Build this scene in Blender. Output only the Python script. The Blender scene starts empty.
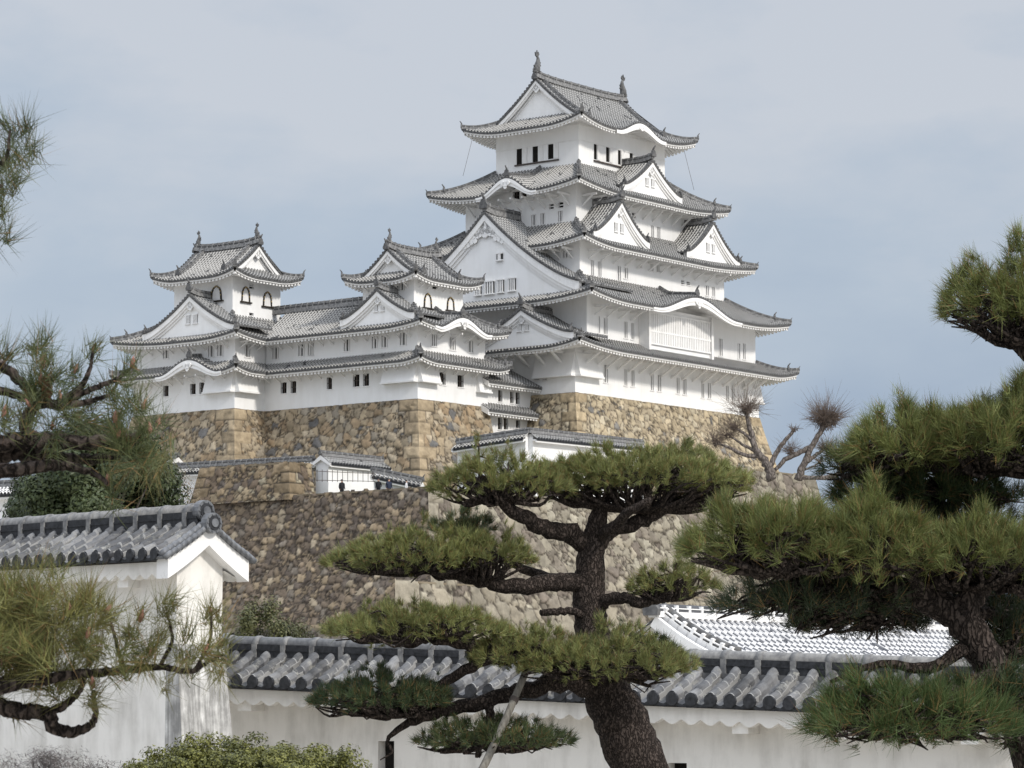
import bpy, math, random
import numpy as np
from mathutils import Vector, Matrix
R = math.radians
rng = np.random.default_rng(7)
random.seed(7)
scene = bpy.context.scene
col = scene.collection

# ------------------------------------------------------------------ camera
FPX = 3000.0
PITCH = R(6.3366)
CAMZ = 1.6
cd = bpy.data.cameras.new('camera')
cam = bpy.data.objects.new('camera', cd)
col.objects.link(cam)
cam.location = (0, 0, CAMZ)
cam.rotation_euler = (math.pi / 2 + PITCH, 0, 0)
cd.sensor_fit = 'HORIZONTAL'
cd.sensor_width = 36.0
cd.lens = FPX / 1024 * 36.0
cd.clip_start = 0.5
cd.dof.use_dof = True
cd.dof.focus_distance = 160.0
cd.dof.aperture_fstop = 28.0
cd.clip_end = 20000
scene.camera = cam

# ------------------------------------------------------------------ light
SUN_EL = R(36)
SUN_H = Vector((0.72, -0.694))
w = bpy.data.worlds.new('World')
scene.world = w
w.use_nodes = True
nt = w.node_tree
nt.nodes.clear()
def wn(t, **k):
    n = nt.nodes.new(t)
    for a, b in k.items():
        setattr(n, a, b)
    return n
out = wn('ShaderNodeOutputWorld')
sky = wn('ShaderNodeTexSky', sky_type='NISHITA')
sky.sun_disc = False
sky.sun_elevation = SUN_EL
sky.sun_rotation = math.atan2(SUN_H.x, SUN_H.y)
sky.air_density = 1.2
sky.dust_density = 2.5
bg = wn('ShaderNodeBackground'); bg.inputs['Strength'].default_value = 0.10
nt.links.new(sky.outputs[0], bg.inputs['Color'])
tc = wn('ShaderNodeTexCoord')
sep = wn('ShaderNodeSeparateXYZ'); nt.links.new(tc.outputs['Generated'], sep.inputs[0])
# soft layered cloud sheet: noise over the sky direction, brighter towards the zenith
mp = wn('ShaderNodeMapping'); mp.inputs['Scale'].default_value = (3.2, 3.2, 9.0)
mp.inputs['Rotation'].default_value = (0.0, R(14), 0.0)
mp.inputs['Location'].default_value = (0.35, 0.1, 0.62)
nt.links.new(tc.outputs['Generated'], mp.inputs[0])
nz = wn('ShaderNodeTexNoise'); nz.inputs['Scale'].default_value = 1.9
nz.inputs['Detail'].default_value = 5.0; nz.inputs['Roughness'].default_value = 0.45
nz.inputs['Distortion'].default_value = 0.4
nt.links.new(mp.outputs[0], nz.inputs['Vector'])
elr = wn('ShaderNodeMapRange'); elr.inputs[1].default_value = 0.04; elr.inputs[2].default_value = 0.25
elr.inputs[3].default_value = -0.19; elr.inputs[4].default_value = 0.20
nt.links.new(sep.outputs[2], elr.inputs[0])
nz2 = wn('ShaderNodeTexNoise'); nz2.inputs['Scale'].default_value = 5.5; nz2.inputs['Detail'].default_value = 6.0; nz2.inputs['Roughness'].default_value = 0.55
mp2 = wn('ShaderNodeMapping'); mp2.inputs['Scale'].default_value = (2.2, 2.2, 4.4); mp2.inputs['Rotation'].default_value = (0.0, R(-18), 0.0)
nt.links.new(tc.outputs['Generated'], mp2.inputs[0]); nt.links.new(mp2.outputs[0], nz2.inputs['Vector'])
nmx = wn('ShaderNodeMix', data_type='FLOAT'); nmx.inputs[0].default_value = 0.42
nt.links.new(nz.outputs[0], nmx.inputs[2]); nt.links.new(nz2.outputs[0], nmx.inputs[3])
add = wn('ShaderNodeMath', operation='ADD'); nt.links.new(nmx.outputs[0], add.inputs[0]); nt.links.new(elr.outputs[0], add.inputs[1])
cr = wn('ShaderNodeValToRGB')
e = cr.color_ramp.elements
e[0].position = 0.27; e[0].color = (0.395, 0.485, 0.625, 1)
e[1].position = 0.66; e[1].color = (0.635, 0.675, 0.745, 1)
m_ = cr.color_ramp.elements.new(0.5); m_.color = (0.500, 0.580, 0.690, 1)
nt.links.new(add.outputs[0], cr.inputs[0])
zb = wn('ShaderNodeMapRange'); zb.inputs[1].default_value = 0.26; zb.inputs[2].default_value = 0.85
zb.inputs[3].default_value = 0.96; zb.inputs[4].default_value = 3.1
nt.links.new(sep.outputs[2], zb.inputs[0])
bgc = wn('ShaderNodeBackground')
nt.links.new(cr.outputs[0], bgc.inputs['Color']); nt.links.new(zb.outputs[0], bgc.inputs['Strength'])
mx = wn('ShaderNodeMixShader'); mx.inputs[0].default_value = 0.88
nt.links.new(bg.outputs[0], mx.inputs[1]); nt.links.new(bgc.outputs[0], mx.inputs[2])
nt.links.new(mx.outputs[0], out.inputs[0])

sl = bpy.data.lights.new('sun', 'SUN')
sl.energy = 2.55
sl.angle = R(6)
sl.color = (1.0, 0.95, 0.87)
so = bpy.data.objects.new('sun', sl); col.objects.link(so)
sd = Vector((SUN_H.x * math.cos(SUN_EL), SUN_H.y * math.cos(SUN_EL), math.sin(SUN_EL))).normalized()
so.rotation_euler = sd.to_track_quat('Z', 'Y').to_euler()
so.location = (60, -40, 90)
scene.view_settings.view_transform = 'Standard'
scene.view_settings.look = 'None'
scene.view_settings.exposure = 0.0
scene.view_settings.gamma = 1.0

# ------------------------------------------------------------------ places
AZ = R(38.096)
EV = np.array([math.sin(AZ), math.cos(AZ), 0.0])
NV = np.array([-math.cos(AZ), math.sin(AZ), 0.0])
OV = np.array([5.13, 242.2, 27.83])
CAMP = np.array([0, 0, CAMZ])
CROT = math.pi / 2 - AZ
def CW(p):   # castle axes (east, north, up) -> world
    return OV + EV * p[0] + NV * p[1] + np.array([0, 0, p[2]])
def ray(x, y):
    a = (x - 512) / FPX; b = (384 - y) / FPX
    return np.array([a, math.cos(PITCH) - b * math.sin(PITCH), math.sin(PITCH) + b * math.cos(PITCH)])
def toC(P):
    d = P - OV
    return np.array([d @ EV, d @ NV, d[2]])
def onE(x, y, e):
    r = ray(x, y); return toC(CAMP + r * ((e - (CAMP - OV) @ EV) / (r @ EV)))
def onN(x, y, n):
    r = ray(x, y); return toC(CAMP + r * ((n - (CAMP - OV) @ NV) / (r @ NV)))
def at(x, y, Y):
    r = ray(x, y); return CAMP + r * (Y / r[1])
def zoom(ox, oy, s):
    return lambda x, y: (ox + x * s, oy + y * s)

# ------------------------------------------------------------------ materials
class NT:
    def __init__(s, name):
        s.m = bpy.data.materials.new(name); s.m.use_nodes = True
        s.t = s.m.node_tree; s.b = s.t.nodes['Principled BSDF']
    def n(s, t, **k):
        x = s.t.nodes.new(t)
        for a, b in k.items(): setattr(x, a, b)
        return x
    def l(s, a, b): s.t.links.new(a, b)
    def math(s, op, a, b=None, c=None):
        x = s.n('ShaderNodeMath', operation=op)
        for i, v in enumerate((a, b, c)):
            if v is None: continue
            if isinstance(v, (int, float)): x.inputs[i].default_value = v
            else: s.l(v, x.inputs[i])
        return x.outputs[0]
    def noise(s, scale, detail=4, rough=0.55, vec=None, sc=None, dist=0.0):
        x = s.n('ShaderNodeTexNoise'); x.inputs['Scale'].default_value = scale
        x.inputs['Detail'].default_value = detail; x.inputs['Roughness'].default_value = rough
        x.inputs['Distortion'].default_value = dist
        if vec is None:
            vec = s.n('ShaderNodeTexCoord').outputs['Object']
        if sc:
            mpn = s.n('ShaderNodeMapping'); mpn.inputs['Scale'].default_value = sc
            s.l(vec, mpn.inputs[0]); vec = mpn.outputs[0]
        s.l(vec, x.inputs['Vector'])
        return x.outputs[0]
    def ramp(s, fac, stops):
        x = s.n('ShaderNodeValToRGB'); el = x.color_ramp.elements
        el[0].position, el[0].color = stops[0][0], (*stops[0][1], 1)
        el[1].position, el[1].color = stops[-1][0], (*stops[-1][1], 1)
        for p, c in stops[1:-1]:
            q = el.new(p); q.color = (*c, 1)
        s.l(fac, x.inputs[0]); return x.outputs[0]
    def mix(s, fac, a, b, mode='MIX'):
        x = s.n('ShaderNodeMix', data_type='RGBA', blend_type=mode)
        for i, v in ((0, fac), (6, a), (7, b)):
            if isinstance(v, (int, float)): x.inputs[i].default_value = v
            elif isinstance(v, tuple): x.inputs[i].default_value = (*v, 1)
            else: s.l(v, x.inputs[i])
        return x.outputs[2]
    def attr(s, name):
        x = s.n('ShaderNodeAttribute'); x.attribute_name = name; return x
    def bump(s, h, strength=0.4, dist=0.05):
        x = s.n('ShaderNodeBump'); x.inputs['Strength'].default_value = strength
        x.inputs['Distance'].default_value = dist
        s.l(h, x.inputs['Height']); s.l(x.outputs[0], s.b.inputs['Normal'])
    def base(s, c):
        if isinstance(c, tuple): s.b.inputs['Base Color'].default_value = (*c, 1)
        else: s.l(c, s.b.inputs['Base Color'])
    def rough(s, r, spec=0.3):
        s.b.inputs['Roughness'].default_value = r; s.b.inputs['Specular IOR Level'].default_value = spec

def mat_plain(name, c1, c2, scale=3.0, rough=0.8, spec=0.25, sc=None, bump=0.0):
    k = NT(name)
    f = k.noise(scale, 5, 0.6, sc=sc)
    k.base(k.ramp(f, [(0.3, c1), (0.7, c2)]))
    k.rough(rough, spec)
    if bump: k.bump(k.noise(scale * 4, 5, 0.65, sc=sc), bump, 0.03)
    return k.m

def mat_plaster(name, c=(0.80, 0.79, 0.77), dirt=(0.60, 0.58, 0.54), amount=0.5, scale=0.6):
    k = NT(name)
    a = k.noise(scale, 6, 0.62)
    b = k.noise(scale * 2.2, 5, 0.6, sc=(1.6, 1.6, 0.3))
    s = k.math('MULTIPLY', a, b)
    f = k.ramp(s, [(0.20, (0, 0, 0)), (0.42, (1, 1, 1))])
    f = k.math('MULTIPLY', f, amount)
    k.base(k.mix(f, c, dirt)); k.rough(0.9, 0.15)
    k.bump(k.noise(9, 4, 0.6), 0.12, 0.02)
    return k.m

def mat_tile(name, tile=(0.135, 0.134, 0.132), tile2=(0.07, 0.07, 0.072), plas=(0.46, 0.45, 0.43), ew=0.042, jw=0.24, course=0.33, rough=0.85, keep=0.9, spec=0.12, lichen=0.0):
    # rows of round tiles; plaster along both edges of each roll and over its joints
    k = NT(name)
    at_ = k.attr('tuv'); sp = k.n('ShaderNodeSeparateXYZ'); k.l(at_.outputs['Vector'], sp.inputs[0])
    u, v = sp.outputs[0], sp.outputs[1]
    fu = k.math('FRACT', u)
    roll = k.math('GREATER_THAN', fu, 0.5)
    e1 = k.math('LESS_THAN', k.math('ABSOLUTE', k.math('SUBTRACT', fu, 0.52)), ew)
    e2 = k.math('GREATER_THAN', fu, 1.0 - ew)
    fv = k.math('FRACT', k.math('DIVIDE', v, course))
    jn = k.math('MULTIPLY', k.math('LESS_THAN', fv, jw), roll)
    pl = k.math('MAXIMUM', k.math('MAXIMUM', e1, e2), jn)
    wear = k.noise(1.3, 4, 0.6)
    pl = k.math('MULTIPLY', pl, k.math('LESS_THAN', wear, 0.48 + 0.16 * keep))
    cell = k.n('ShaderNodeCombineXYZ'); k.l(k.math('FLOOR', k.math('MULTIPLY', u, 2.0)), cell.inputs[0]); k.l(k.math('FLOOR', k.math('DIVIDE', v, course)), cell.inputs[1])
    wnz = k.n('ShaderNodeTexWhiteNoise', noise_dimensions='3D'); k.l(cell.outputs[0], wnz.inputs[0])
    tcol = k.mix(wnz.outputs[0], tile2, tile)
    big = k.ramp(k.noise(0.35, 5, 0.6), [(0.35, (0.78, 0.77, 0.75)), (0.7, (1.12, 1.12, 1.12))])
    tcol = k.mix(1.0, tcol, big, 'MULTIPLY')
    if lichen:
        lf = k.ramp(k.noise(5.5, 7, 0.72), [(0.55, (0, 0, 0)), (0.64, (1, 1, 1))])
        tcol = k.mix(k.math('MULTIPLY', lf, lichen), tcol, (0.36, 0.35, 0.31))
        df = k.ramp(k.noise(1.1, 5, 0.6), [(0.40, (0.45, 0.45, 0.45)), (0.62, (1.15, 1.15, 1.15))])
        tcol = k.mix(1.0, tcol, df, 'MULTIPLY')
        k.bump(k.noise(30, 5, 0.7), 0.25, 0.02)
    k.base(k.mix(pl, tcol, plas)); k.rough(rough, spec)
    return k.m

def mat_attr(name, rough=0.8, spec=0.2, nscale=2.0, namt=0.35, bump=0.0, trans=0.0):
    k = NT(name)
    c = k.attr('Col').outputs['Color']
    g = k.ramp(k.noise(nscale, 5, 0.65), [(0.3, (1 - namt,) * 3), (0.7, (1 + namt,) * 3)])
    k.base(k.mix(1.0, c, g, 'MULTIPLY')); k.rough(rough, spec)
    if bump: k.bump(k.noise(nscale * 3, 6, 0.7), bump, 0.06)
    if trans:
        tr = k.n('ShaderNodeBsdfTranslucent'); k.l(c, tr.inputs[0])
        ms = k.n('ShaderNodeMixShader'); ms.inputs[0].default_value = trans
        k.l(k.b.outputs[0], ms.inputs[1]); k.l(tr.outputs[0], ms.inputs[2])
        k.l(ms.outputs[0], k.t.nodes['Material Output'].inputs[0])
    return k.m

M = {}
M['plaster'] = mat_plaster('white_plaster', (0.86, 0.855, 0.845), amount=0.30, scale=0.35)
M['plaster_trim'] = mat_plaster('white_trim_plaster', (0.84, 0.83, 0.815), (0.60, 0.58, 0.55), 0.40, 1.2)
M['plaster_old'] = mat_plaster('weathered_plaster', (0.775, 0.752, 0.71), (0.39, 0.372, 0.335), 0.6, 1.0)
M['plaster_mould'] = mat_plaster('mouldy_plaster', (0.80, 0.79, 0.77), (0.30, 0.295, 0.285), 0.8, 2.2)
M['tile'] = mat_tile('roof_tile')
M['tile_dark'] = mat_plain('dark_ridge_tile', (0.065, 0.065, 0.068), (0.17, 0.168, 0.165), 4.0, 0.75, 0.2)
M['tile_ridge'] = mat_plain('ridge_tile', (0.10, 0.10, 0.105), (0.34, 0.335, 0.325), 5.0, 0.6, 0.3)
M['tile_near'] = mat_tile('grey_roof_tile', (0.25, 0.25, 0.255), (0.085, 0.087, 0.094), (0.27, 0.265, 0.255), 0.015, 0.10, 0.26, 0.55, 0.2, spec=0.3, lichen=0.7)
M['tile_white'] = mat_tile('plastered_roof_tile', (0.16, 0.165, 0.18), (0.10, 0.105, 0.12), (0.74, 0.73, 0.72), 0.065, 0.36, 0.34, 0.7, 1.0)
M['disc'] = mat_plain('round_tile_face', (0.012, 0.0125, 0.014), (0.045, 0.047, 0.052), 14.0, 0.6, 0.25)
M['disc_far'] = mat_plain('far_tile_edge', (0.05, 0.05, 0.052), (0.16, 0.158, 0.155), 6.0, 0.7, 0.2)
M['dark'] = mat_plain('dark_interior', (0.012, 0.011, 0.010), (0.022, 0.020, 0.018), 2.0, 0.9, 0.1)
M['dim'] = mat_plain('shuttered_interior', (0.05, 0.05, 0.05), (0.09, 0.09, 0.088), 2.0, 0.9, 0.1)
M['lacquer'] = mat_plain('black_lacquer', (0.014, 0.012, 0.010), (0.04, 0.03, 0.02), 5.0, 0.4, 0.4)
M['brass'] = mat_plain('gilt_fitting', (0.45, 0.32, 0.12), (0.55, 0.40, 0.16), 5.0, 0.4, 0.5)
M['stone'] = mat_attr('stone', 0.9, 0.15, 1.6, 0.30, 0.5)
M['needle'] = mat_attr('pine_needle', 0.55, 0.3, 1.2, 0.25, 0.0, 0.12)
M['leaf'] = mat_attr('leaf', 0.5, 0.35, 3.0, 0.2, 0.0, 0.15)
M['twig'] = mat_attr('twig', 0.9, 0.1, 8.0, 0.3)
M['wood'] = mat_plain('grey_wood', (0.10, 0.092, 0.078), (0.25, 0.235, 0.205), 3.0, 0.85, 0.2, (9, 9, 0.7), 0.4)
M['rail'] = mat_plain('rail_wood', (0.06, 0.05, 0.045), (0.12, 0.10, 0.09), 3.0, 0.85, 0.2)
M['ground'] = mat_plain('sandy_ground', (0.34, 0.315, 0.275), (0.43, 0.405, 0.36), 0.15, 0.95, 0.1, None, 0.3)
M['earth'] = mat_plain('earth', (0.16, 0.13, 0.09), (0.26, 0.22, 0.16), 0.5, 0.95, 0.1, None, 0.5)
M['hill'] = mat_plain('grass_hill', (0.045, 0.06, 0.025), (0.11, 0.10, 0.05), 0.4, 0.95, 0.1, None, 0.5)
M['skin'] = mat_plain('skin', (0.45, 0.28, 0.20), (0.50, 0.32, 0.24), 8, 0.6, 0.3)
M['hair'] = mat_plain('black_hair', (0.012, 0.010, 0.010), (0.02, 0.018, 0.016), 8, 0.5, 0.3)
M['bud'] = mat_plain('pine_bud', (0.20, 0.09, 0.065), (0.36, 0.20, 0.15), 30, 0.7, 0.2)
M['cone'] = mat_plain('pine_cone', (0.07, 0.035, 0.02), (0.16, 0.085, 0.045), 40, 0.8, 0.2)
def mat_bark(name, c1, c2, c3, sc, vs):
    k = NT(name)
    tcd = k.n('ShaderNodeTexCoord').outputs['Object']
    mpn = k.n('ShaderNodeMapping'); mpn.inputs['Scale'].default_value = (1, 1, vs); k.l(tcd, mpn.inputs[0])
    vo = k.n('ShaderNodeTexVoronoi', feature='DISTANCE_TO_EDGE'); vo.inputs['Scale'].default_value = sc
    wob = k.n('ShaderNodeTexNoise'); wob.inputs['Scale'].default_value = sc * 0.8
    k.l(mpn.outputs[0], wob.inputs['Vector'])
    av = k.n('ShaderNodeVectorMath', operation='MULTIPLY_ADD'); k.l(wob.outputs['Color'], av.inputs[0]); av.inputs[1].default_value = (0.12, 0.12, 0.12); k.l(mpn.outputs[0], av.inputs[2])
    k.l(av.outputs[0], vo.inputs['Vector'])
    d = vo.outputs['Distance']
    plate = k.ramp(k.noise(sc * 1.5, 5, 0.7), [(0.3, c2), (0.7, c3)])
    f = k.ramp(d, [(0.0, (0.15, 0.15, 0.15)), (0.22, (1, 1, 1))])
    k.base(k.mix(f, c1, plate)); k.rough(0.95, 0.1)
    hh = k.math('ADD', k.math('MINIMUM', d, 0.2), k.math('MULTIPLY', k.noise(sc * 4, 4, 0.6), 0.08))
    k.bump(hh, 0.9, 0.12)
    return k.m
M['bark'] = mat_bark('pine_bark', (0.012, 0.010, 0.009), (0.040, 0.031, 0.027), (0.125, 0.100, 0.086), 24.0, 0.42)
M['bark_grey'] = mat_bark('grey_bark', (0.05, 0.042, 0.037), (0.13, 0.112, 0.10), (0.24, 0.21, 0.19), 5.0, 0.4)

# ------------------------------------------------------------------ mesh helpers
class MB:
    def __init__(s):
        s.v = []; s.f = []; s.m = []; s.a = []; s.sm = []
    def add(s, vs, fs, mi=0, tuv=None, smooth=False):
        o = len(s.v)
        s.v += [tuple(map(float, p)) for p in vs]
        s.a += (tuv if tuv is not None else [(0.25, 0.5)] * len(vs))
        for f in fs:
            s.f.append([o + i for i in f]); s.m.append(mi); s.sm.append(smooth)
    def quad(s, a, b, c, d, mi=0): s.add([a, b, c, d], [(0, 1, 2, 3)], mi)
    def hexa(s, p, mi=0):   # 8 points: bottom ring 0-3, top ring 4-7
        s.add(p, [(3, 2, 1, 0), (4, 5, 6, 7), (0, 1, 5, 4), (1, 2, 6, 5), (2, 3, 7, 6), (3, 0, 4, 7)], mi)
    def box(s, lo, hi, mi=0):
        x0, y0, z0 = lo; x1, y1, z1 = hi
        s.hexa([(x0, y0, z0), (x1, y0, z0), (x1, y1, z0), (x0, y1, z0), (x0, y0, z1), (x1, y0, z1), (x1, y1, z1), (x0, y1, z1)], mi)
    def beam(s, p, q, wd, ht, up=(0, 0, 1), mi=0):
        p = np.array(p, float); q = np.array(q, float); d = q - p; L = np.linalg.norm(d)
        if L < 1e-6: return
        d /= L; u = np.array(up, float); sd_ = np.cross(d, u); n_ = np.linalg.norm(sd_)
        if n_ < 1e-6: sd_ = np.array([1.0, 0, 0])
        else: sd_ /= n_
        u = np.cross(sd_, d)
        a = sd_ * wd / 2; b = u * ht / 2
        s.hexa([p - a - b, p + a - b, q + a - b, q - a - b, p - a + b, p + a + b, q + a + b, q - a + b], mi)
    def tube(s, pts, n=8, mi=0, cap=True, jitter=0.0):
        P = np.array([p[:3] for p in pts], float); rad = [p[3] for p in pts]
        T = np.gradient(P, axis=0); T /= (np.linalg.norm(T, axis=1)[:, None] + 1e-9)
        ref = np.array([0.0, 0, 1]) if abs(T[0][2]) < 0.9 else np.array([1.0, 0, 0])
        u = np.cross(T[0], ref); u /= np.linalg.norm(u)
        vs = []; 
        for i in range(len(P)):
            u = u - T[i] * (u @ T[i]); u /= (np.linalg.norm(u) + 1e-9); v = np.cross(T[i], u)
            for k in range(n):
                a = 2 * math.pi * k / n
                r = rad[i] * (1 + (random.uniform(-jitter, jitter) if jitter else 0))
                vs.append(P[i] + (u * math.cos(a) + v * math.sin(a)) * r)
        fs = []
        for i in range(len(P) - 1):
            for k in range(n):
                fs.append((i * n + k, i * n + (k + 1) % n, (i + 1) * n + (k + 1) % n, (i + 1) * n + k))
        if cap:
            fs.append(tuple(range(n - 1, -1, -1))); fs.append(tuple((len(P) - 1) * n + k for k in range(n)))
        s.add(vs, fs, mi, smooth=True)
    def disc(s, c, nrm, r, th, n=8, mi=0):
        c = np.array(c, float); d = np.array(nrm, float); d /= np.linalg.norm(d)
        ref = np.array([0, 0, 1.0]) if abs(d[2]) < 0.9 else np.array([1.0, 0, 0])
        u = np.cross(d, ref); u /= np.linalg.norm(u); v = np.cross(d, u)
        ring = [c + (u * math.cos(2 * math.pi * k / n) + v * math.sin(2 * math.pi * k / n)) * r for k in range(n)]
        vs = ring + [p + d * th for p in ring]
        s.add(vs, [tuple(range(n, 2 * n))] + [(k, (k + 1) % n, n + (k + 1) % n, n + k) for k in range(n)], mi)

def finish(name, me, mats, parent):
    for m in (mats if isinstance(mats, (list, tuple)) else [mats]): me.materials.append(m)
    o = bpy.data.objects.new(name, me); col.objects.link(o)
    if parent is not None: o.parent = parent
    return o
BASE = {}
def build(name, mb, mats, parent=None, base=None):
    root = parent
    while root is not None and root.parent is not None: root = root.parent
    b = np.array(base if base is not None else (BASE.get(root.name, (0, 0, 0)) if root is not None else (0, 0, 0)), float)
    V = np.array(mb.v, float) - b
    me = bpy.data.meshes.new(name)
    me.from_pydata(V.tolist(), [], mb.f)
    me.polygons.foreach_set('material_index', mb.m)
    me.polygons.foreach_set('use_smooth', mb.sm)
    a = me.attributes.new('tuv', 'FLOAT_VECTOR', 'POINT')
    A = np.zeros((len(mb.v), 3), np.float32); A[:, :2] = np.array(mb.a, np.float32)
    a.data.foreach_set('vector', A.ravel())
    me.update()
    return finish(name, me, mats, parent)

def tag(o, label=None, cat=None, group=None, kind=None):
    if label: o['label'] = label
    if cat: o['category'] = cat
    if group: o['group'] = group
    if kind: o['kind'] = kind
    return o
def empty(name, label, cat, base=(0, 0, 0), castle=False, group=None):
    o = bpy.data.objects.new(name, None); col.objects.link(o); o.empty_display_size = 0.5
    if castle:
        o.location = CW(base); o.rotation_euler = (0, 0, CROT)
    else:
        o.location = base
    BASE[o.name] = tuple(base)
    return tag(o, label, cat, group, 'thing')

def tri_mesh(name, V, F, C, mats, parent, base=(0, 0, 0), quads=False, smooth=False):
    """fast mesh from numpy: V (n,3), F (m,3 or 4), C (n,3) colours"""
    me = bpy.data.meshes.new(name)
    k = F.shape[1]
    me.vertices.add(len(V)); me.vertices.foreach_set('co', (V - np.array(base)).astype(np.float32).ravel())
    me.loops.add(F.size); me.loops.foreach_set('vertex_index', F.astype(np.int32).ravel())
    me.polygons.add(len(F)); me.polygons.foreach_set('loop_start', np.arange(0, F.size, k, dtype=np.int32))
    me.update(calc_edges=True)
    if smooth: me.polygons.foreach_set('use_smooth', np.ones(len(F), bool))
    ca = me.color_attributes.new('Col', 'FLOAT_COLOR', 'POINT')
    cc = np.ones((len(V), 4), np.float32); cc[:, :3] = C
    ca.data.foreach_set('color', cc.ravel())
    me.update()
    return finish(name, me, mats, parent)

# ------------------------------------------------------------------ Japanese roof kit
X = np.array
PROFILE = ((0.0, 0.0), (0.5, 0.0), (0.56, 0.085), (0.75, 0.13), (0.94, 0.085))
FINE = ((0.0, 0.005), (0.12, -0.02), (0.28, -0.03), (0.40, -0.01), (0.47, 0.03), (0.50, 0.08), (0.57, 0.125), (0.66, 0.15), (0.75, 0.158), (0.84, 0.15), (0.93, 0.125), (1.0 - 1e-4, 0.08))
def roof_side(mb, P0, ax, inw, L, zf, dmx, pitch=0.34, rows=5, profile=PROFILE, discs=True, course=None, rs=1.0, mi=0, mdisc=1, thick=0.16):
    P0 = X(P0, float); ax = X(ax, float); inw = X(inw, float)
    n = max(1, round(L / pitch)); p = L / n
    cols = []
    for k in range(n):
        for f, h in profile: cols.append(((k + f) * p, h * rs, k + f))
    cols.append((L, 0.0, n - 1e-3))
    prev = None; rj = np.random.default_rng(int(abs(L) * 1000) % 9999); JT = rj.normal(size=(n + 2, 12)) * .007
    for u, h, fu in cols:
        D = dmx(u)
        if D < 0.02:
            prev = None; continue
        if course:
            nc = max(1, round(D / course)); ds = []; hz = []
            for c in range(nc):
                ds += [c * D / nc, (c + 1) * D / nc - 0.005]; hz += [0.028, 0.0]
        else:
            ds = [D * i / rows for i in range(rows + 1)]; hz = [0] * (rows + 1)
        pts = []; uv = []
        for d, q in zip(ds, hz):
            z = zf(u, d)
            if course:
                ci = int(d / D * nc * .999); j_ = JT[int(fu), ci % 12]; z += j_ * (1.0 if h > .04 else .2); pts.append(P0 + ax * (u + (JT[int(fu), (ci + 5) % 12] * 1.6 if h > .04 else 0)) + inw * d + X([0, 0, z + h + q]))
            else: pts.append(P0 + ax * u + inw * d + X([0, 0, z + h + q]))
            uv.append((fu, d * 1.15))
        if prev is not None and len(prev[0]) == len(pts):
            m = len(pts)
            mb.add(prev[0] + pts, [(i, m + i, m + i + 1, i + 1) for i in range(m - 1)], mi, prev[1] + uv, smooth=bool(course))
            # front edge
            a, b = prev[0][0], pts[0]
            mb.add([a, b, b - X([0, 0, thick + h]), a - X([0, 0, thick + prev[2]])], [(0, 1, 2, 3)], mdisc)
        prev = (pts, uv, h)
    if discs:
        for k in range(n):
            u = (k + 0.75) * p
            if dmx(u) < 0.02: continue
            r = (0.115 if not course else 0.098) * max(rs, 0.9)
            mb.disc(P0 + ax * u + X([0, 0, zf(u, 0) + (0.02 if not course else 0.07 * rs)]) + inw * 0.02, -inw, r, 0.05, 7 if not course else 14, mdisc)

def soffit_side(mb, P0, ax, inw, L, zf, dmx, ov, drop=0.42, raf=0.38):
    """white fascia below the tiles and the plastered rafters under the eave"""
    P0 = X(P0, float); ax = X(ax, float); inw = X(inw, float)
    n = max(2, round(L / raf)); p = L / n
    prev = None
    for k in range(n):
        for f, h in ((0.0, 0.0), (0.5, 0.0), (0.501, -0.17), (0.999, -0.17)):
            u = min(L - 0.001, (k + f) * p)
            D = min(ov + 0.05, dmx(u) * 1.0)
            if D < 0.1: prev = None; continue
            z0 = zf(u, 0.0); z1 = zf(u, D)
            a = P0 + ax * u + inw * 0.07 + X([0, 0, z0 - 0.10])
            b = P0 + ax * u + inw * 0.07 + X([0, 0, z0 - 0.27])
            c = P0 + ax * u + inw * 0.16 + X([0, 0, z0 - 0.27])
            d = P0 + ax * u + inw * 0.16 + X([0, 0, z0 - 0.28 + h])
            e_ = P0 + ax * u + inw * D + X([0, 0, z1 - drop + h])
            pts = [a, b, c, d, e_]
            if prev is not None:
                mb.add(prev + pts, [(i, i + 1, 6 + i, 5 + i) for i in range(4)], 0)
            prev = pts

def prof_s(t): return 0.72 * t + 0.28 * t * t
def prof_i(t): return 0.58 * t + 0.42 * t * t
def bell(x): return 0.5 * (1 + math.cos(math.pi * max(-1, min(1, x)))) if abs(x) < 1 else 0.0
SIDES = {'S': (lambda o: (o[0], o[1]), (1, 0, 0), (0, 1, 0)), 'N': (lambda o: (o[0], o[3]), (1, 0, 0), (0, -1, 0)),
         'W': (lambda o: (o[0], o[1]), (0, 1, 0), (1, 0, 0)), 'E': (lambda o: (o[2], o[1]), (0, 1, 0), (-1, 0, 0))}

def end_tile(parent, P, out, s=1.0, name='ridge_end_tile'):
    """demon-face ridge end: a shouldered plate with a curved horn above"""
    mb = MB(); P = X(P, float); o = X(out, float); o[2] = 0; o /= np.linalg.norm(o); sd_ = X([-o[1], o[0], 0])
    prof = [(-.30, -.1), (-.34, .12), (-.22, .30), (-.2, .42), (-.08, .52), (.08, .52), (.2, .42), (.22, .30), (.34, .12), (.30, -.1)]
    fr = [P + (sd_ * x + X([0, 0, z])) * s + o * 0.12 * s for x, z in prof]; bk = [q - o * 0.2 * s for q in fr]
    n = len(prof)
    mb.add(fr + bk, [tuple(range(n)), tuple(range(2 * n - 1, n - 1, -1))] + [(i, (i + 1) % n, n + (i + 1) % n, n + i) for i in range(n)])
    mb.tube([(*(P + X([0, 0, .45 * s]) - o * .05 * s), .10 * s), (*(P + X([0, 0, .66 * s]) + o * .07 * s), .09 * s), (*(P + X([0, 0, .90 * s]) + o * .26 * s), .055 * s)], 6)
    return build(name, mb, M['tile_dark'], parent)

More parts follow.
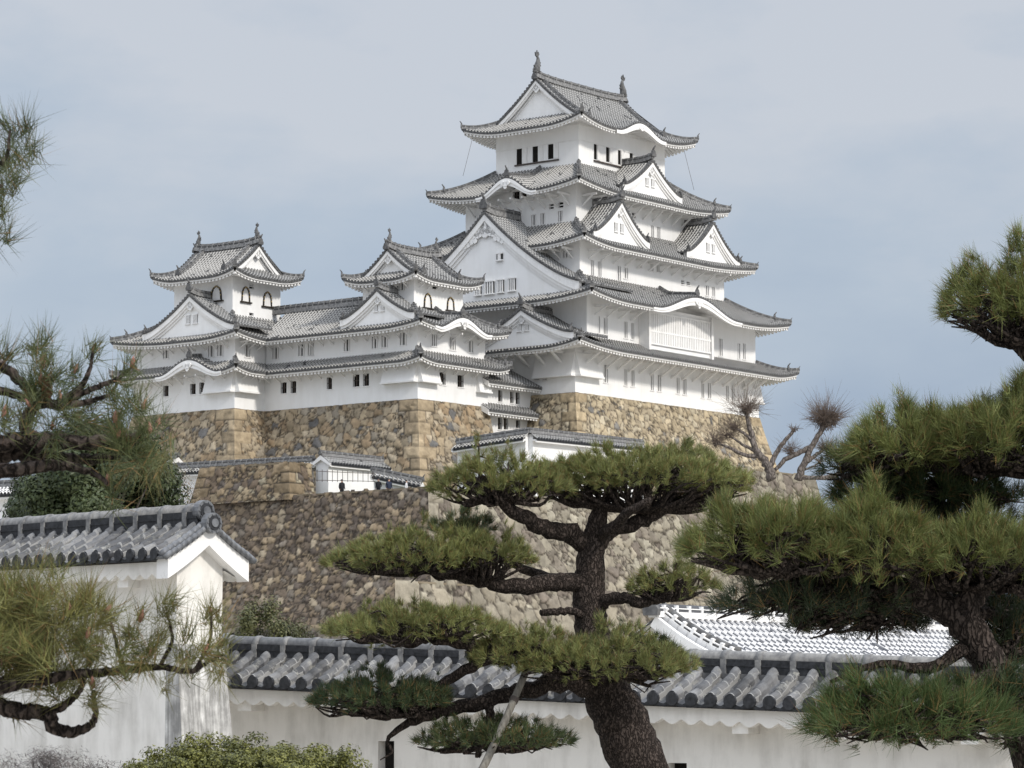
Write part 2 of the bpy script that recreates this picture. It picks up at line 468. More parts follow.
def ridge_bar(mb, pts, wd=0.34, ht=0.34, curl=True):
    """stacked ridge tiles along a polyline of top-of-roof points"""
    P = [X(p, float) for p in pts]
    for i in range(len(P) - 1):
        a, b = P[i], P[i + 1]; d = b - a; d /= np.linalg.norm(d)
        a = a - d * 0.02; b = b + d * 0.02
        for j, (w_, z0, z1) in enumerate(((1.25, -0.35, .30), (0.95, .30, .62), (1.15, .62, .74))):
            mb.beam(a + X([0, 0, ht * (z0 + z1) / 2]), b + X([0, 0, ht * (z0 + z1) / 2]), wd * w_, ht * (z1 - z0), mi=0 if j == 1 else 1)
        mb.tube([(*(a + X([0, 0, ht * .82])), wd * .33), (*(b + X([0, 0, ht * .82])), wd * .33)], 6, mi=0)
        # cross joints over the cap
        L = np.linalg.norm(b - a); k = max(1, int(L / 0.62))
        for q in range(k):
            c = a + (b - a) * ((q + .5) / k)
            mb.beam(c + X([0, 0, ht * .55]) - d * .05, c + X([0, 0, ht * .55]) + d * .05, wd * 1.2, ht * .95, mi=1)

def skirt_roof(keep, outer, inner, zE, zT, ov, lift=0.5, sides='SWNE', bumps=None, open_=None, hips=True, name='roof', tips=('SW', 'SE', 'NW'), tipsize=1.0):
    """pent roof round a storey. outer/inner = (w,s,e,n); ov = eave overhang beyond the wall below"""
    bumps = bumps or {}; open_ = open_ or {}
    wo, so_, eo, no = outer; wi, si, ei, ni_ = inner
    dep = {'S': si - so_, 'N': no - ni_, 'W': wi - wo, 'E': eo - ei}
    rise = zT - zE
    mb = MB(); ms = MB(); mk = MB()
    zfs = {}
    for sd_ in sides:
        g, ax, inw = SIDES[sd_]; x0, y0 = g(outer); d = dep[sd_]
        L = (eo - wo) if sd_ in 'SN' else (no - so_)
        a0, a1 = (dep['W'], dep['E']) if sd_ in 'SN' else (dep['S'], dep['N'])
        h0, h1 = open_.get(sd_, (True, True))
        bmp = bumps.get(sd_)
        def dmx(u, d=d, L=L, a0=a0, a1=a1, h0=h0, h1=h1):
            r = d
            if h0: r = min(r, u * d / a0)
            if h1: r = min(r, (L - u) * d / a1)
            return r
        def zf(u, dd, d=d, L=L, a0=a0, a1=a1, h0=h0, h1=h1, bmp=bmp, x0=x0, y0=y0, sd_=sd_):
            t = dd / d
            z = zE + rise * prof_s(t)
            if h0: z += lift * max(0, 1 - u / (a0 * 1.5)) ** 2 * max(0, 1 - t)
            if h1: z += lift * max(0, 1 - (L - u) / (a1 * 1.5)) ** 2 * max(0, 1 - t)
            if bmp:
                c, hw, H = bmp; q = (u + (x0 if sd_ in 'SN' else y0) - c) / hw
                if abs(q) < 1: z = max(z, zE + H * bell(q) + 0.10 * dd)
            return z
        zfs[sd_] = zf
        roof_side(mb, (x0, y0, 0), ax, inw, L, zf, dmx, rows=5 if not bmp else 7)
        soffit_side(ms, (x0, y0, 0), ax, inw, L, zf, dmx, ov)
        if bmp:   # moulded board following the cusped eave, with a pendant and rafters' shadow gap
            c, hw, H = bmp; P0 = X([x0, y0, 0.]); axv = X(ax, float); iv = X(inw, float)
            off = (x0 if sd_ in 'SN' else y0)
            pr = None
            for i in range(41):
                q = -1.08 + 2.16 * i / 40; u = c + q * hw - off; z = zf(u, 0)
                th = 0.30 + 0.34 * bell(q * .8)
                ring = [P0 + axv * u + iv * o_ + X([0, 0, z + zz]) for o_, zz in ((-.06, -.12), (-.06, -.12 - th * .5), (.0, -.12 - th * .5), (.0, -.12 - th), (.22, -.12 - th), (.22, -.12))]
                if pr: mk.add(pr + ring, [(j, (j + 1) % 6, 6 + (j + 1) % 6, 6 + j) for j in range(6)])
                else: mk.add(ring, [tuple(range(6))])
                pr = ring
            mk.add(pr, [tuple(range(6))])
            u = c - off; z = zf(u, 0) - .62
            for (dx, dz, r) in ((0, 0, .26), (-.34, .1, .2), (.34, .1, .2), (0, -.26, .15)):
                mk.disc(P0 + axv * (u + dx * H * .6) + X([0, 0, z + dz]) - iv * .06, -iv, r, .06, 9)
    roof = build(name, mb, [M['tile'], M['disc_far']], keep)
    build('eaves', ms, M['plaster_trim'], roof)
    if mk.v: build('curved_gable_board', mk, M['plaster_trim'], roof)
    if hips:
        for cn in tips:
            xs, ys = (('W' in cn), ('S' in cn))
            po = X([wo if xs else eo, so_ if ys else no, 0.]); pi = X([wi if xs else ei, si if ys else ni_, 0.])
            pts = []
            for i in range(9):
                t = i / 8; z = zE + rise * prof_s(t) + lift * max(0, 1 - t / 1.5) ** 2 * (1 - t)
                p = po + (pi - po) * t; p[2] = z + .10; pts.append(p)
            mr = MB(); ridge_bar(mr, pts, .30, .30)
            build('hip_ridge', mr, [M['tile_dark'], M['tile_ridge']], roof)
            o = po - pi; o[2] = 0; o /= np.linalg.norm(o)
            end_tile(roof, pts[0] + X([0, 0, .08]), o, .45 * tipsize)
            end_tile(roof, pts[2] + X([0, 0, .10]), o, .75 * tipsize)
    if bumps:
        for sd_, (c, hw, H) in bumps.items():
            g, ax, inw = SIDES[sd_]; x0, y0 = g(outer); iv = X(inw, float)
            off = (x0 if sd_ in 'SN' else y0); zf = zfs[sd_]; d = dep[sd_]
            pts = [X([x0, y0, 0.]) + X(ax, float) * (c - off) + iv * t + X([0, 0, zf(c - off, t) + .12]) for t in np.linspace(.15, d * .97, 5)]
            mr = MB(); ridge_bar(mr, pts, .28, .28)
            build('crest_ridge', mr, [M['tile_dark'], M['tile_ridge']], roof)
            end_tile(roof, pts[0] + X([0, 0, .1]), -iv, .85)
    return roof

def gable_front(keep, C, axx, outv, hw, zf, name='gable', board=0.42, pend=1.0, win=True, wall_back=0.35, base_drop=0.0, verge_out=0.32, big=False):
    """pediment of a gable: plaster wall, stepped barge boards, dark verge tiles, pendant ornament.
    C = ground point under the apex on the pediment plane (z=0); zf(x) = roof height at x"""
    C = X(C, float); axx = X(axx, float); outv = X(outv, float)
    xs = np.linspace(-hw, hw, 33)
    mw = MB()
    pts = [C + axx * x + X([0, 0, zf(x) - .12]) for x in xs]
    zb = min(zf(-hw), zf(hw)) - base_drop - .25
    lo = [C + axx * x + X([0, 0, zb - .9]) for x in xs]
    n = len(xs)
    mw.add(pts + lo, [(i, i + 1, n + i + 1, n + i) for i in range(n - 1)])
    g = build(name, mw, M['plaster'], keep)
    mbd = MB()
    for (o0, o1, t0, t1) in ((verge_out - .12, verge_out, -.06, -.06 - board), (verge_out - .24, verge_out - .10, -.06 - board * .62, -.06 - board * 1.5), (0.0, 0.10, -.06 - board * 1.4, -.06 - board * 2.0)):
        pr = None
        for x in xs:
            z = zf(x)
            fl = 1 + .25 * (abs(x) / hw) ** 3
            ring = [C + axx * x + outv * o_ + X([0, 0, z + zz]) for o_, zz in ((o1, t0), (o1, t0 + (t1 - t0) * fl), (o0, t0 + (t1 - t0) * fl), (o0, t0))]
            if pr: mbd.add(pr + ring, [(j, (j + 1) % 4, 4 + (j + 1) % 4, 4 + j) for j in range(4)])
            pr = ring
        # underside between boards
    build('barge_board', mbd, M['plaster_trim'], g)
    mv = MB()
    for sgn in (-1, 1):
        L = 0; px = None; pts2 = []
        for x in np.linspace(0, hw, 25): pts2.append(C + axx * x * sgn + outv * (verge_out + .04) + X([0, 0, zf(x * sgn) + .03]))
        for i in range(24): mv.beam(pts2[i] - outv * .16, pts2[i + 1] - outv * .16, .36, .18, mi=0)
        d = 0; cur = 0.17
        for i in range(24):
            a, b = pts2[i], pts2[i + 1]; l = np.linalg.norm(b - a)
            while cur <= d + l:
                mv.disc(a + (b - a) * ((cur - d) / l) - outv * .02 + X([0, 0, .06]), outv, .125, .07, 7, mi=1); cur += .34
            d += l
    build('verge_tile', mv, [M['tile_dark'], M['disc_far']], g)
    # pendant
    mo = MB(); za = zf(0) - .25 - board
    s = pend
    def d2(x, z, r, th=.10): mo.disc(C + axx * x * s + outv * (verge_out - .18) + X([0, 0, za + z * s]), outv, r * s, th, 10)
    for (x, z, r) in ((0, -.10, .26), (-.22, .0, .2), (.22, .0, .2), (0, -.42, .17), (-.15, -.3, .15), (.15, -.3, .15)): d2(x, z, r)
    if big:
        for k in range(1, 8):
            for sg in (-1, 1):
                x = sg * k * .145; zz = (zf(x * s) - zf(0)) / s; d2(x, zz + .02 + .05 * math.sin(k * 2.1), .13 if k < 7 else .09)
                if k < 5: d2(x * .9, zz * .8 - .20 + .05 * math.cos(k * 2.1), .11)
    build('gable_pendant', mo, M['plaster_trim'], g)
    if win:
        for sg in (-1, 1):
            mg = MB(); cx = sg * .42 * s; z0 = zb + .35 + .12 * hw * .6; 
            ww, hh = .24 * s, min(.75 * s, (zf(0) - zb) * .22)
            q = C + outv * .03
            for (x0, x1, zz0, zz1, dd, mi) in [(-ww, ww, 0, hh, .0, 1)] + [(-ww + ww * 2 * (i + .25) / 4, -ww + ww * 2 * (i + .75) / 4, 0, hh, .05, 0) for i in range(4)] + [(-ww - .06, ww + .06, -.08, 0, .07, 0), (-ww - .06, ww + .06, hh, hh + .08, .07, 0)]:
                a = q + axx * (cx + x0) + X([0, 0, z0 + zz0]); b = q + axx * (cx + x1) + X([0, 0, z0 + zz1])
                mg.hexa([a, q + axx * (cx + x1) + X([0, 0, z0 + zz0]), q + axx * (cx + x1) + X([0, 0, z0 + zz0]) + outv * (dd + .01), a + outv * (dd + .01),
                         q + axx * (cx + x0) + X([0, 0, z0 + zz1]), b, b + outv * (dd + .01), q + axx * (cx + x0) + X([0, 0, z0 + zz1]) + outv * (dd + .01)], mi)
            build('window', mg, [M['plaster_trim'], M['dim']], g)
    return g

def dormer(keep, side, c, front, back, hw, zB, zA, win=True, pend=1.0, big=False, board=0.42, endtile=1.0):
    """triangular dormer gable on a pent roof; side S or W; c = centre coordinate, front/back = depth coordinates"""
    if side == 'S': C = X([c, front, 0.]); axx = X([1., 0, 0]); outv = X([0., -1, 0])
    else: C = X([front, c, 0.]); axx = X([0., 1, 0]); outv = X([-1., 0, 0])
    H = zA - zB
    def zf(x):
        t = max(0, 1 - abs(x) / hw); return zB + H * prof_i(t) + .18 * max(0, 1 - t * 4) ** 2
    g = gable_front(keep, C, axx, outv, hw, zf, board=board, pend=pend, win=win, big=big)
    mb = MB(); vo = .30
    L = (back - front) + vo
    for sg in (-1, 1):
        P0 = C + outv * vo + axx * hw * sg
        roof_side(mb, P0, -outv, -axx * sg, L, lambda u, d: zf(hw - d), lambda u: hw, discs=False, rows=9)
        # white underside
        ms = [C + outv * vo + axx * sg * x + X([0, 0, zf(x) - .14]) for x in np.linspace(0, hw, 12)]
        mb.add(ms + [p - outv * .9 for p in ms], [(i, i + 1, 13 + i, 12 + i) for i in range(11)], 2)
    build('gable_roof', mb, [M['tile'], M['disc_far'], M['plaster_trim']], g)
    mr = MB()
    apex = [C + outv * (vo - t) + X([0, 0, zA + .14 + (.22 * max(0, 1 - t / 1.5) ** 2)]) for t in np.linspace(0, L, 8)]
    ridge_bar(mr, apex, .32, .40 if not big else .6)
    build('gable_ridge', mr, [M['tile_dark'], M['tile_ridge']], g)
    end_tile(g, apex[0] + X([0, 0, .12]) + outv * .05, outv, (.95 if not big else 1.2) * endtile)
    for sg in (-1, 1):
        end_tile(g, C + outv * vo + axx * sg * (hw - .3) + X([0, 0, zf(hw - .3) + .1]), axx * sg, .7 * endtile)
    return g

def fish_finial(parent, P, out, s=1.0):
    """ridge dolphin-fish: head down on the ridge, body arching up to a forked tail"""
    mb = MB(); P = X(P, float); o = X(out, float)
    def q(a, z): return P + o * a * s + X([0, 0, z * s])
    path = [(.10, -.15, .30), (.14, .15, .36), (.10, .45, .33), (.0, .75, .27), (-.08, 1.05, .21), (-.06, 1.32, .15), (.06, 1.55, .10)]
    mb.tube([(*q(a, z), r * s) for a, z, r in path], 8)
    sd_ = X([-o[1], o[0], 0])
    def fin(pts, th=.07):
        f = [q(a, z) + sd_ * th * s for a, z in pts]; b = [q(a, z) - sd_ * th * s for a, z in pts]; n = len(pts)
        mb.add(f + b, [tuple(range(n)), tuple(range(2 * n - 1, n - 1, -1))] + [(i, (i + 1) % n, n + (i + 1) % n, n + i) for i in range(n)])
    fin([(.02, 1.45), (-.22, 1.72), (-.10, 1.98), (.04, 1.70), (.10, 2.12), (.24, 1.72), (.40, 1.88), (.34, 1.55), (.12, 1.42)])
    fin([(-.28, .5), (-.50, .62), (-.36, .76), (-.46, .98), (-.26, 1.0), (-.12, .9)])
    fin([(.34, .05), (.60, .22), (.46, .36), (.62, .55), (.36, .55)])
    fin([(.2, -.2), (.58, -.12), (.5, .1), (.3, .1)], .2)
    return build('fish_finial', mb, M['tile_dark'], parent)

def hip_gable_roof(keep, rect, zE, zR, axis, g, ov, lift=0.5, bumps=None, fish=1.0, win=False, fish_ends=(1, 1)):
    """irimoya roof: hipped skirts with a gable above; axis 'E' (ridge east-west) or 'N'"""
    wo, so_, eo, no = rect; bumps = bumps or {}
    half = ((no - so_) if axis == 'E' else (eo - wo)) / 2
    H = zR - zE
    mb = MB(); ms = MB(); mk = MB(); vo = .45
    def zprof(d): return zE + H * prof_i(min(1, d / half))
    for sd_ in 'SWNE':
        gg, ax, inw = SIDES[sd_]; x0, y0 = gg(rect); off = x0 if sd_ in 'SN' else y0
        L = (eo - wo) if sd_ in 'SN' else (no - so_)
        main = (sd_ in 'SN') == (axis == 'E')
        bmp = bumps.get(sd_)
        def dmx(u, L=L, main=main):
            uc = min(u, L - u)
            if main: return half if uc >= g - vo else uc
            return min(uc, g)
        def zf(u, d, L=L, bmp=bmp, off=off):
            uc = min(u, L - u); z = zprof(d)
            z += lift * max(0, 1 - uc / (g * 1.8)) ** 2 * max(0, 1 - d / g)
            if bmp:
                c, hw, Hb = bmp; q = (u + off - c) / hw
                if abs(q) < 1: z = max(z, zE + Hb * bell(q) + .10 * d)
            return z
        roof_side(mb, (x0, y0, 0), ax, inw, L, zf, dmx, rows=9 if main else 5)
        soffit_side(ms, (x0, y0, 0), ax, inw, L, zf, lambda u, L=L: min(u, L - u, g), ov)
        if bmp:
            c, hw, Hb = bmp; P0 = X([x0, y0, 0.]); axv = X(ax, float); iv = X(inw, float); pr = None
            for i in range(33):
                q = -1.08 + 2.16 * i / 32; u = c + q * hw - off; z = zf(u, 0); th = .26 + .26 * bell(q * .8)
                ring = [P0 + axv * u + iv * o_ + X([0, 0, z + zz]) for o_, zz in ((-.06, -.12), (-.06, -.12 - th), (.22, -.12 - th), (.22, -.12))]
                if pr: mk.add(pr + ring, [(j, (j + 1) % 4, 4 + (j + 1) % 4, 4 + j) for j in range(4)])
                pr = ring
            u = c - off
            for (dx, dz, r) in ((0, 0, .22), (-.26, .08, .16), (.26, .08, .16)):
                mk.disc(P0 + axv * (u + dx) + X([0, 0, zf(u, 0) - .55 + dz]) - iv * .06, -iv, r, .06, 9)
    roof = build('roof', mb, [M['tile'], M['disc_far']], keep)
    build('eaves', ms, M['plaster_trim'], roof)
    if mk.v: build('curved_gable_board', mk, M['plaster_trim'], roof)
    mid = (so_ + no) / 2 if axis == 'E' else (wo + eo) / 2
    for k, end in enumerate(('lo', 'hi')):
        if axis == 'E':
            C = X([wo + g, mid, 0.]) if end == 'lo' else X([eo - g, mid, 0.]); axx = X([0., 1, 0]); o = X([-1. if end == 'lo' else 1., 0, 0])
        else:
            C = X([mid, so_ + g, 0.]) if end == 'lo' else X([mid, no - g, 0.]); axx = X([1., 0, 0]); o = X([0, -1. if end == 'lo' else 1., 0])
        hw = half - g + .25
        gable_front(keep, C, axx, o, hw, lambda x: zprof(half - abs(x)), board=.34, pend=1.0, win=win, verge_out=vo)
    a, b = ((wo, eo) if axis == 'E' else (so_, no))
    pts = []
    for t in np.linspace(a + g - vo - .05, b - g + vo + .05, 13):
        s_ = abs((t - (a + b) / 2) / ((b - a) / 2 - g + vo)); z = zR + .10 + .22 * s_ ** 4
        pts.append(X([t, mid, z]) if axis == 'E' else X([mid, t, z]))
    mr = MB(); ridge_bar(mr, pts, .40, .46); build('main_ridge', mr, [M['tile_dark'], M['tile_ridge']], roof)
    # descending ridges beside the verge and hip ridges
    for sx in (0, 1):
        for sy in (0, 1):
            if axis == 'E':
                xx = wo + g + .55 if sx == 0 else eo - g - .55
                P = lambda d: X([xx, so_ + d if sy == 0 else no - d, zprof(d) + .12])
            else:
                xx = so_ + g + .55 if sx == 0 else no - g - .55
                P = lambda d: X([wo + d if sy == 0 else eo - d, xx, zprof(d) + .12])
            mr = MB(); pp = [P(d) for d in np.linspace(g * .62, half, 8)]; ridge_bar(mr, pp, .26, .28)
            build('descending_ridge', mr, [M['tile_dark'], M['tile_ridge']], roof)
            o = pp[0] - pp[1]; o[2] = 0
            end_tile(roof, pp[0] + X([0, 0, .08]), o, .8)
            cx = wo if (sx if axis == 'E' else sy) == 0 else eo; cy = so_ if (sy if axis == 'E' else sx) == 0 else no
            dx = 1 if cx == wo else -1; dy = 1 if cy == so_ else -1
            hp = []
            for d in np.linspace(0, g - .1, 6):
                z = zprof(d) + lift * max(0, 1 - d / (g * 1.8)) ** 2 * max(0, 1 - d / g) + .10
                hp.append(X([cx + dx * d, cy + dy * d, z]))
            mr = MB(); ridge_bar(mr, hp, .26, .26); build('hip_ridge', mr, [M['tile_dark'], M['tile_ridge']], roof)
            end_tile(roof, hp[0] + X([0, 0, .06]), X([-dx, -dy, 0.]), .6)
    for k, (p, sg) in enumerate(((pts[0], -1), (pts[-1], 1))):
        o = X([sg, 0., 0]) if axis == 'E' else X([0., sg, 0])
        end_tile(roof, p + X([0, 0, -.25]) + o * .08, o, .85)
        if fish: fish_finial(roof, p + X([0, 0, .38]) - o * .35 , o, fish)
    return roof

# walls with real window openings --------------------------------------------
def wall_face(mb, plane, c, u0, u1, z0, z1, holes, dep=0.32, flare=0.0, mi=0):
    """plane 'S' (north = c, u east) or 'W' (east = c, u north); holes = [(ua, ub, za, zb)]"""
    def P(u, z, d=0.0): return (u, c + d, z) if plane == 'S' else (c + d, u, z)
    us = sorted({u0, u1, *[h[i] for h in holes for i in (0, 1)]}); zs = sorted({z0, z1, *[h[i] for h in holes for i in (2, 3)]})
    for a, b in zip(us, us[1:]):
        for p, q in zip(zs, zs[1:]):
            uc, zc = (a + b) / 2, (p + q) / 2
            if any(h[0] < uc < h[1] and h[2] < zc < h[3] for h in holes): continue
            mb.quad(P(a, p), P(b, p), P(b, q), P(a, q), mi)
    for a, b, p, q in holes:
        mb.quad(P(a, p), P(b, p), P(b, p, dep), P(a, p, dep), mi); mb.quad(P(a, q), P(b, q), P(b, q, dep), P(a, q, dep), mi)
        mb.quad(P(a, p), P(a, q), P(a, q, dep), P(a, p, dep), mi); mb.quad(P(b, p), P(b, q), P(b, q, dep), P(b, p, dep), mi)

def box_wall(keep, rect, z0, z1, wins=()):
    """storey wall; wins = list of (plane, ua, ub, za, zb, style)"""
    w_, s_, e_, n_ = rect
    mb = MB()
    wall_face(mb, 'S', s_, w_, e_, z0, z1, [x[1:5] for x in wins if x[0] == 'S'])
    wall_face(mb, 'W', w_, s_, n_, z0, z1, [x[1:5] for x in wins if x[0] == 'W'])
    mb.quad((e_, s_, z0), (e_, n_, z0), (e_, n_, z1), (e_, s_, z1)); mb.quad((w_, n_, z0), (e_, n_, z0), (e_, n_, z1), (w_, n_, z1))
    mb.quad((w_, s_, z1 - .02), (e_, s_, z1 - .02), (e_, n_, z1 - .02), (w_, n_, z1 - .02))
    o = build('wall', mb, M['plaster'], keep)
    for pl, a, b, p, q, st in wins: window(keep, pl, s_ if pl == 'S' else w_, a, b, p, q, st)
    return o

def window(keep, pl, c, a, b, p, q, st):
    mb = MB()
    def bx(u0, u1, z0, z1, d0, d1, mi):
        if pl == 'S': mb.box((u0, c + d0, z0), (u1, c + d1, z1), mi)
        else: mb.box((c + d0, u0, z0), (c + d1, u1, z1), mi)
    w_ = b - a
    dk = {'bars': 2, 'dark': 1, 'open': 1, 'vent': 1}[st]
    bb = .05 if st == 'open' else .25
    bx(a + .004, b - .004, p + .004, q - .004, bb, bb + .05, dk)
    if st == 'bars':
        n = max(1, round(w_ / .30))
        for i in range(n):
            x = a + w_ * (i + .5) / n; hw = w_ / n * .40 * .5
            if n == 1: continue
            bx(x - hw, x + hw, p + .005, q - .005, .05, .17, 0)
        if n == 1: bx(a + w_ * .36, a + w_ * .74, p + .005, q - .005, .05, .17, 0)
    elif st == 'dark':
        bx(a + w_ * .46, a + w_ * .56, p + .005, q - .005, .08, .15, 3); bx(a + .005, b - .005, p + (q - p) * .48, p + (q - p) * .54, .10, .14, 3)
    elif st == 'vent':
        h = q - p
        bx(a + .005, b - .005, p + h * .40, p + h * .60, .05, .15, 0)
    elif st == 'open':
        sh = w_ * .9   # white sliding shutter drawn aside, beside the opening, and its sill
        if pl == 'W': bx(a - sh, a - .02, p, q, -.05, -.015, 0)
        else: bx(b + .02, b + sh, p, q, -.05, -.015, 0)
    if st != 'open':
        bx(a - .06, b + .06, p - .09, p - .01, -.06, -.004, 0)
    return build('window', mb, [M['plaster_trim'], M['dark'], M['dim'], M['rail']], keep)

def W_(pl, c, zt, boxes, st):
    """window rectangles read in the photograph, projected on the wall plane they sit in"""
    r = []
    for x0, y0, x1, y1 in boxes:
        A = zt(x0, y0); B = zt(x1, y1)
        xm = (A[0] + B[0]) / 2
        f = (lambda x, y: onN(x, y, c)) if pl == 'S' else (lambda x, y: onE(x, y, c))
        top = f(xm, A[1])[2]; bot = f(xm, B[1])[2]; k = 0 if pl == 'S' else 1
        l = f(A[0], B[1])[k]; rr = f(B[0], B[1])[k]
        a, b = min(l, rr), max(l, rr)
        r.append((pl, a, b, bot, top, st))
    return r

def bell_window(keep, pl, c, zt, b0):
    """flame-arched window: white panel in a black frame with gilt studs"""
    A = zt(b0[0], b0[1]); B = zt(b0[2], b0[3]); f = (lambda x, y: onN(x, y, c)) if pl == 'S' else (lambda x, y: onE(x, y, c))
    k = 0 if pl == 'S' else 1; xm = (A[0] + B[0]) / 2
    z1 = f(xm, A[1])[2]; z0 = f(xm, B[1])[2]; a, b = sorted((f(A[0], B[1])[k], f(B[0], B[1])[k]))
    m = (a + b) / 2; hw = (b - a) / 2; H = z1 - z0
    def P(u, z, d): return (u, c + d, z) if pl == 'S' else (c + d, u, z)
    out_ = [(-1.0, 0), (-.94, .35), (-.86, .62), (-.62, .84), (-.25, .95), (0, 1.0), (.25, .95), (.62, .84), (.86, .62), (.94, .35), (1.0, 0)]
    mb = MB(); n = len(out_)
    o = [(m + x * hw, z0 + z * H) for x, z in out_]; i_ = [(m + x * hw * .76, z0 + .03 + z * H * .88) for x, z in out_]
    vs = [P(u, z, -.09) for u, z in o] + [P(u, z, -.09) for u, z in i_] + [P(u, z, .02) for u, z in o] + [P(u, z, .02) for u, z in i_]
    mb.add(vs, [(j, j + 1, n + j + 1, n + j) for j in range(n - 1)] + [(j, j + 1, 2 * n + j + 1, 2 * n + j) for j in range(n - 1)] + [(n + j, n + j + 1, 3 * n + j + 1, 3 * n + j) for j in range(n - 1)], 1)
    mb.add([P(u, z, -.015) for u, z in i_], [tuple(range(n))], 0)
    for j in range(1, n - 1): mb.disc(P((o[j][0] + i_[j][0]) / 2, (o[j][1] + i_[j][1]) / 2, -.09), (0, -1, 0) if pl == 'S' else (-1, 0, 0), .05, .03, 6, 2)
    lo, hi = P(m - hw * 1.3, z0 - .13, -.16), P(m + hw * 1.3, z0 - .01, -.004)
    mb.box(np.minimum(lo, hi), np.maximum(lo, hi), 1)
    return build('arched_window', mb, [M['plaster_trim'], M['lacquer'], M['brass']], keep)

def brackets(keep, pl, c, u0, u1, n, zt, reach, drop, parent_name='bracket', th=.22):
    for i in range(n):
        u = u0 + (u1 - u0) * (i + .5) / n
        def P(d, z): return X([u, c - d, z]) if pl == 'S' else X([c - d, u, z])
        mb = MB()
        mb.beam(P(-.05, zt), P(reach, zt + .04), th, th * 1.1)
        mb.beam(P(-.02, zt - drop), P(reach * .72, zt - .06), th * .8, th * .8)
        build(parent_name, mb, M['plaster_trim'], keep)

def drop_bay(keep, pl, c, u0, u1, z0, z1, out_=0.55):
    """stone-drop: the wall skirt that flares outward over the stone base"""
    mb = MB()
    def P(u, z, d): return X([u, c - d, z]) if pl == 'S' else X([c - d, u, z])
    mb.hexa([P(u0, z0, -.02), P(u1, z0, -.02), P(u1, z0, out_), P(u0, z0, out_), P(u0, z1, -.02), P(u1, z1, -.02), P(u1, z1, .06), P(u0, z1, .06)])
    mb.hexa([P(u0 - .05, z0 - .14, -.02), P(u1 + .05, z0 - .14, -.02), P(u1 + .05, z0 - .14, out_ + .07), P(u0 - .05, z0 - .14, out_ + .07), P(u0 - .05, z0, -.02), P(u1 + .05, z0, -.02), P(u1 + .05, z0, out_ + .07), P(u0 - .05, z0, out_ + .07)])
    return build('stone_drop_bay', mb, M['plaster'], keep)

# ------------------------------------------------------------------ stonework
def worley(U, V, size, seed, aspect=1.18):
    """cell id, distance to the joint (0 at joint) for points U,V"""
    rs = np.random.default_rng(seed); NG = 256
    jx = rs.random((NG, NG)); jy = rs.random((NG, NG)); idt = rs.random((NG, NG, 4)); wgt = rs.random((NG, NG)) * .22
    x = U / (size * aspect); y = V / size
    x = x + 0.10 * np.sin(y * 1.7 + np.sin(x * .9) * 1.2); y = y + 0.10 * np.sin(x * 1.3 + 2.1 + np.sin(y * .7))
    ix = np.floor(x).astype(int); iy = np.floor(y).astype(int)
    d1 = np.full(x.shape, 9.0); d2 = np.full(x.shape, 9.0); best = np.zeros(x.shape + (2,), int)
    for a in (-2, -1, 0, 1, 2):
        for b in (-2, -1, 0, 1, 2):
            cx = ix + a; cy = iy + b; gx = cx % NG; gy = cy % NG
            px = cx + .5 + (jx[gx, gy] - .5) * .86; py = cy + .5 + (jy[gx, gy] - .5) * .86
            dx = np.abs(x - px); dy = np.abs(y - py)
            d = np.sqrt(dx ** 2 + dy ** 2) - wgt[gx, gy] * .4
            m = d < d1
            d2 = np.where(m, d1, np.minimum(d2, d)); d1 = np.where(m, d, d1)
            best[..., 0] = np.where(m, gx, best[..., 0]); best[..., 1] = np.where(m, gy, best[..., 1])
    return idt[best[..., 0], best[..., 1]], (d2 - d1) * size

def palette(ids, cols, wts):
    w_ = np.cumsum(np.array(wts) / np.sum(wts)); k = np.searchsorted(w_, ids[..., 0].clip(0, .9999))
    c = np.array(cols)[k]
    return c * (0.84 + 0.32 * ids[..., 1:2])

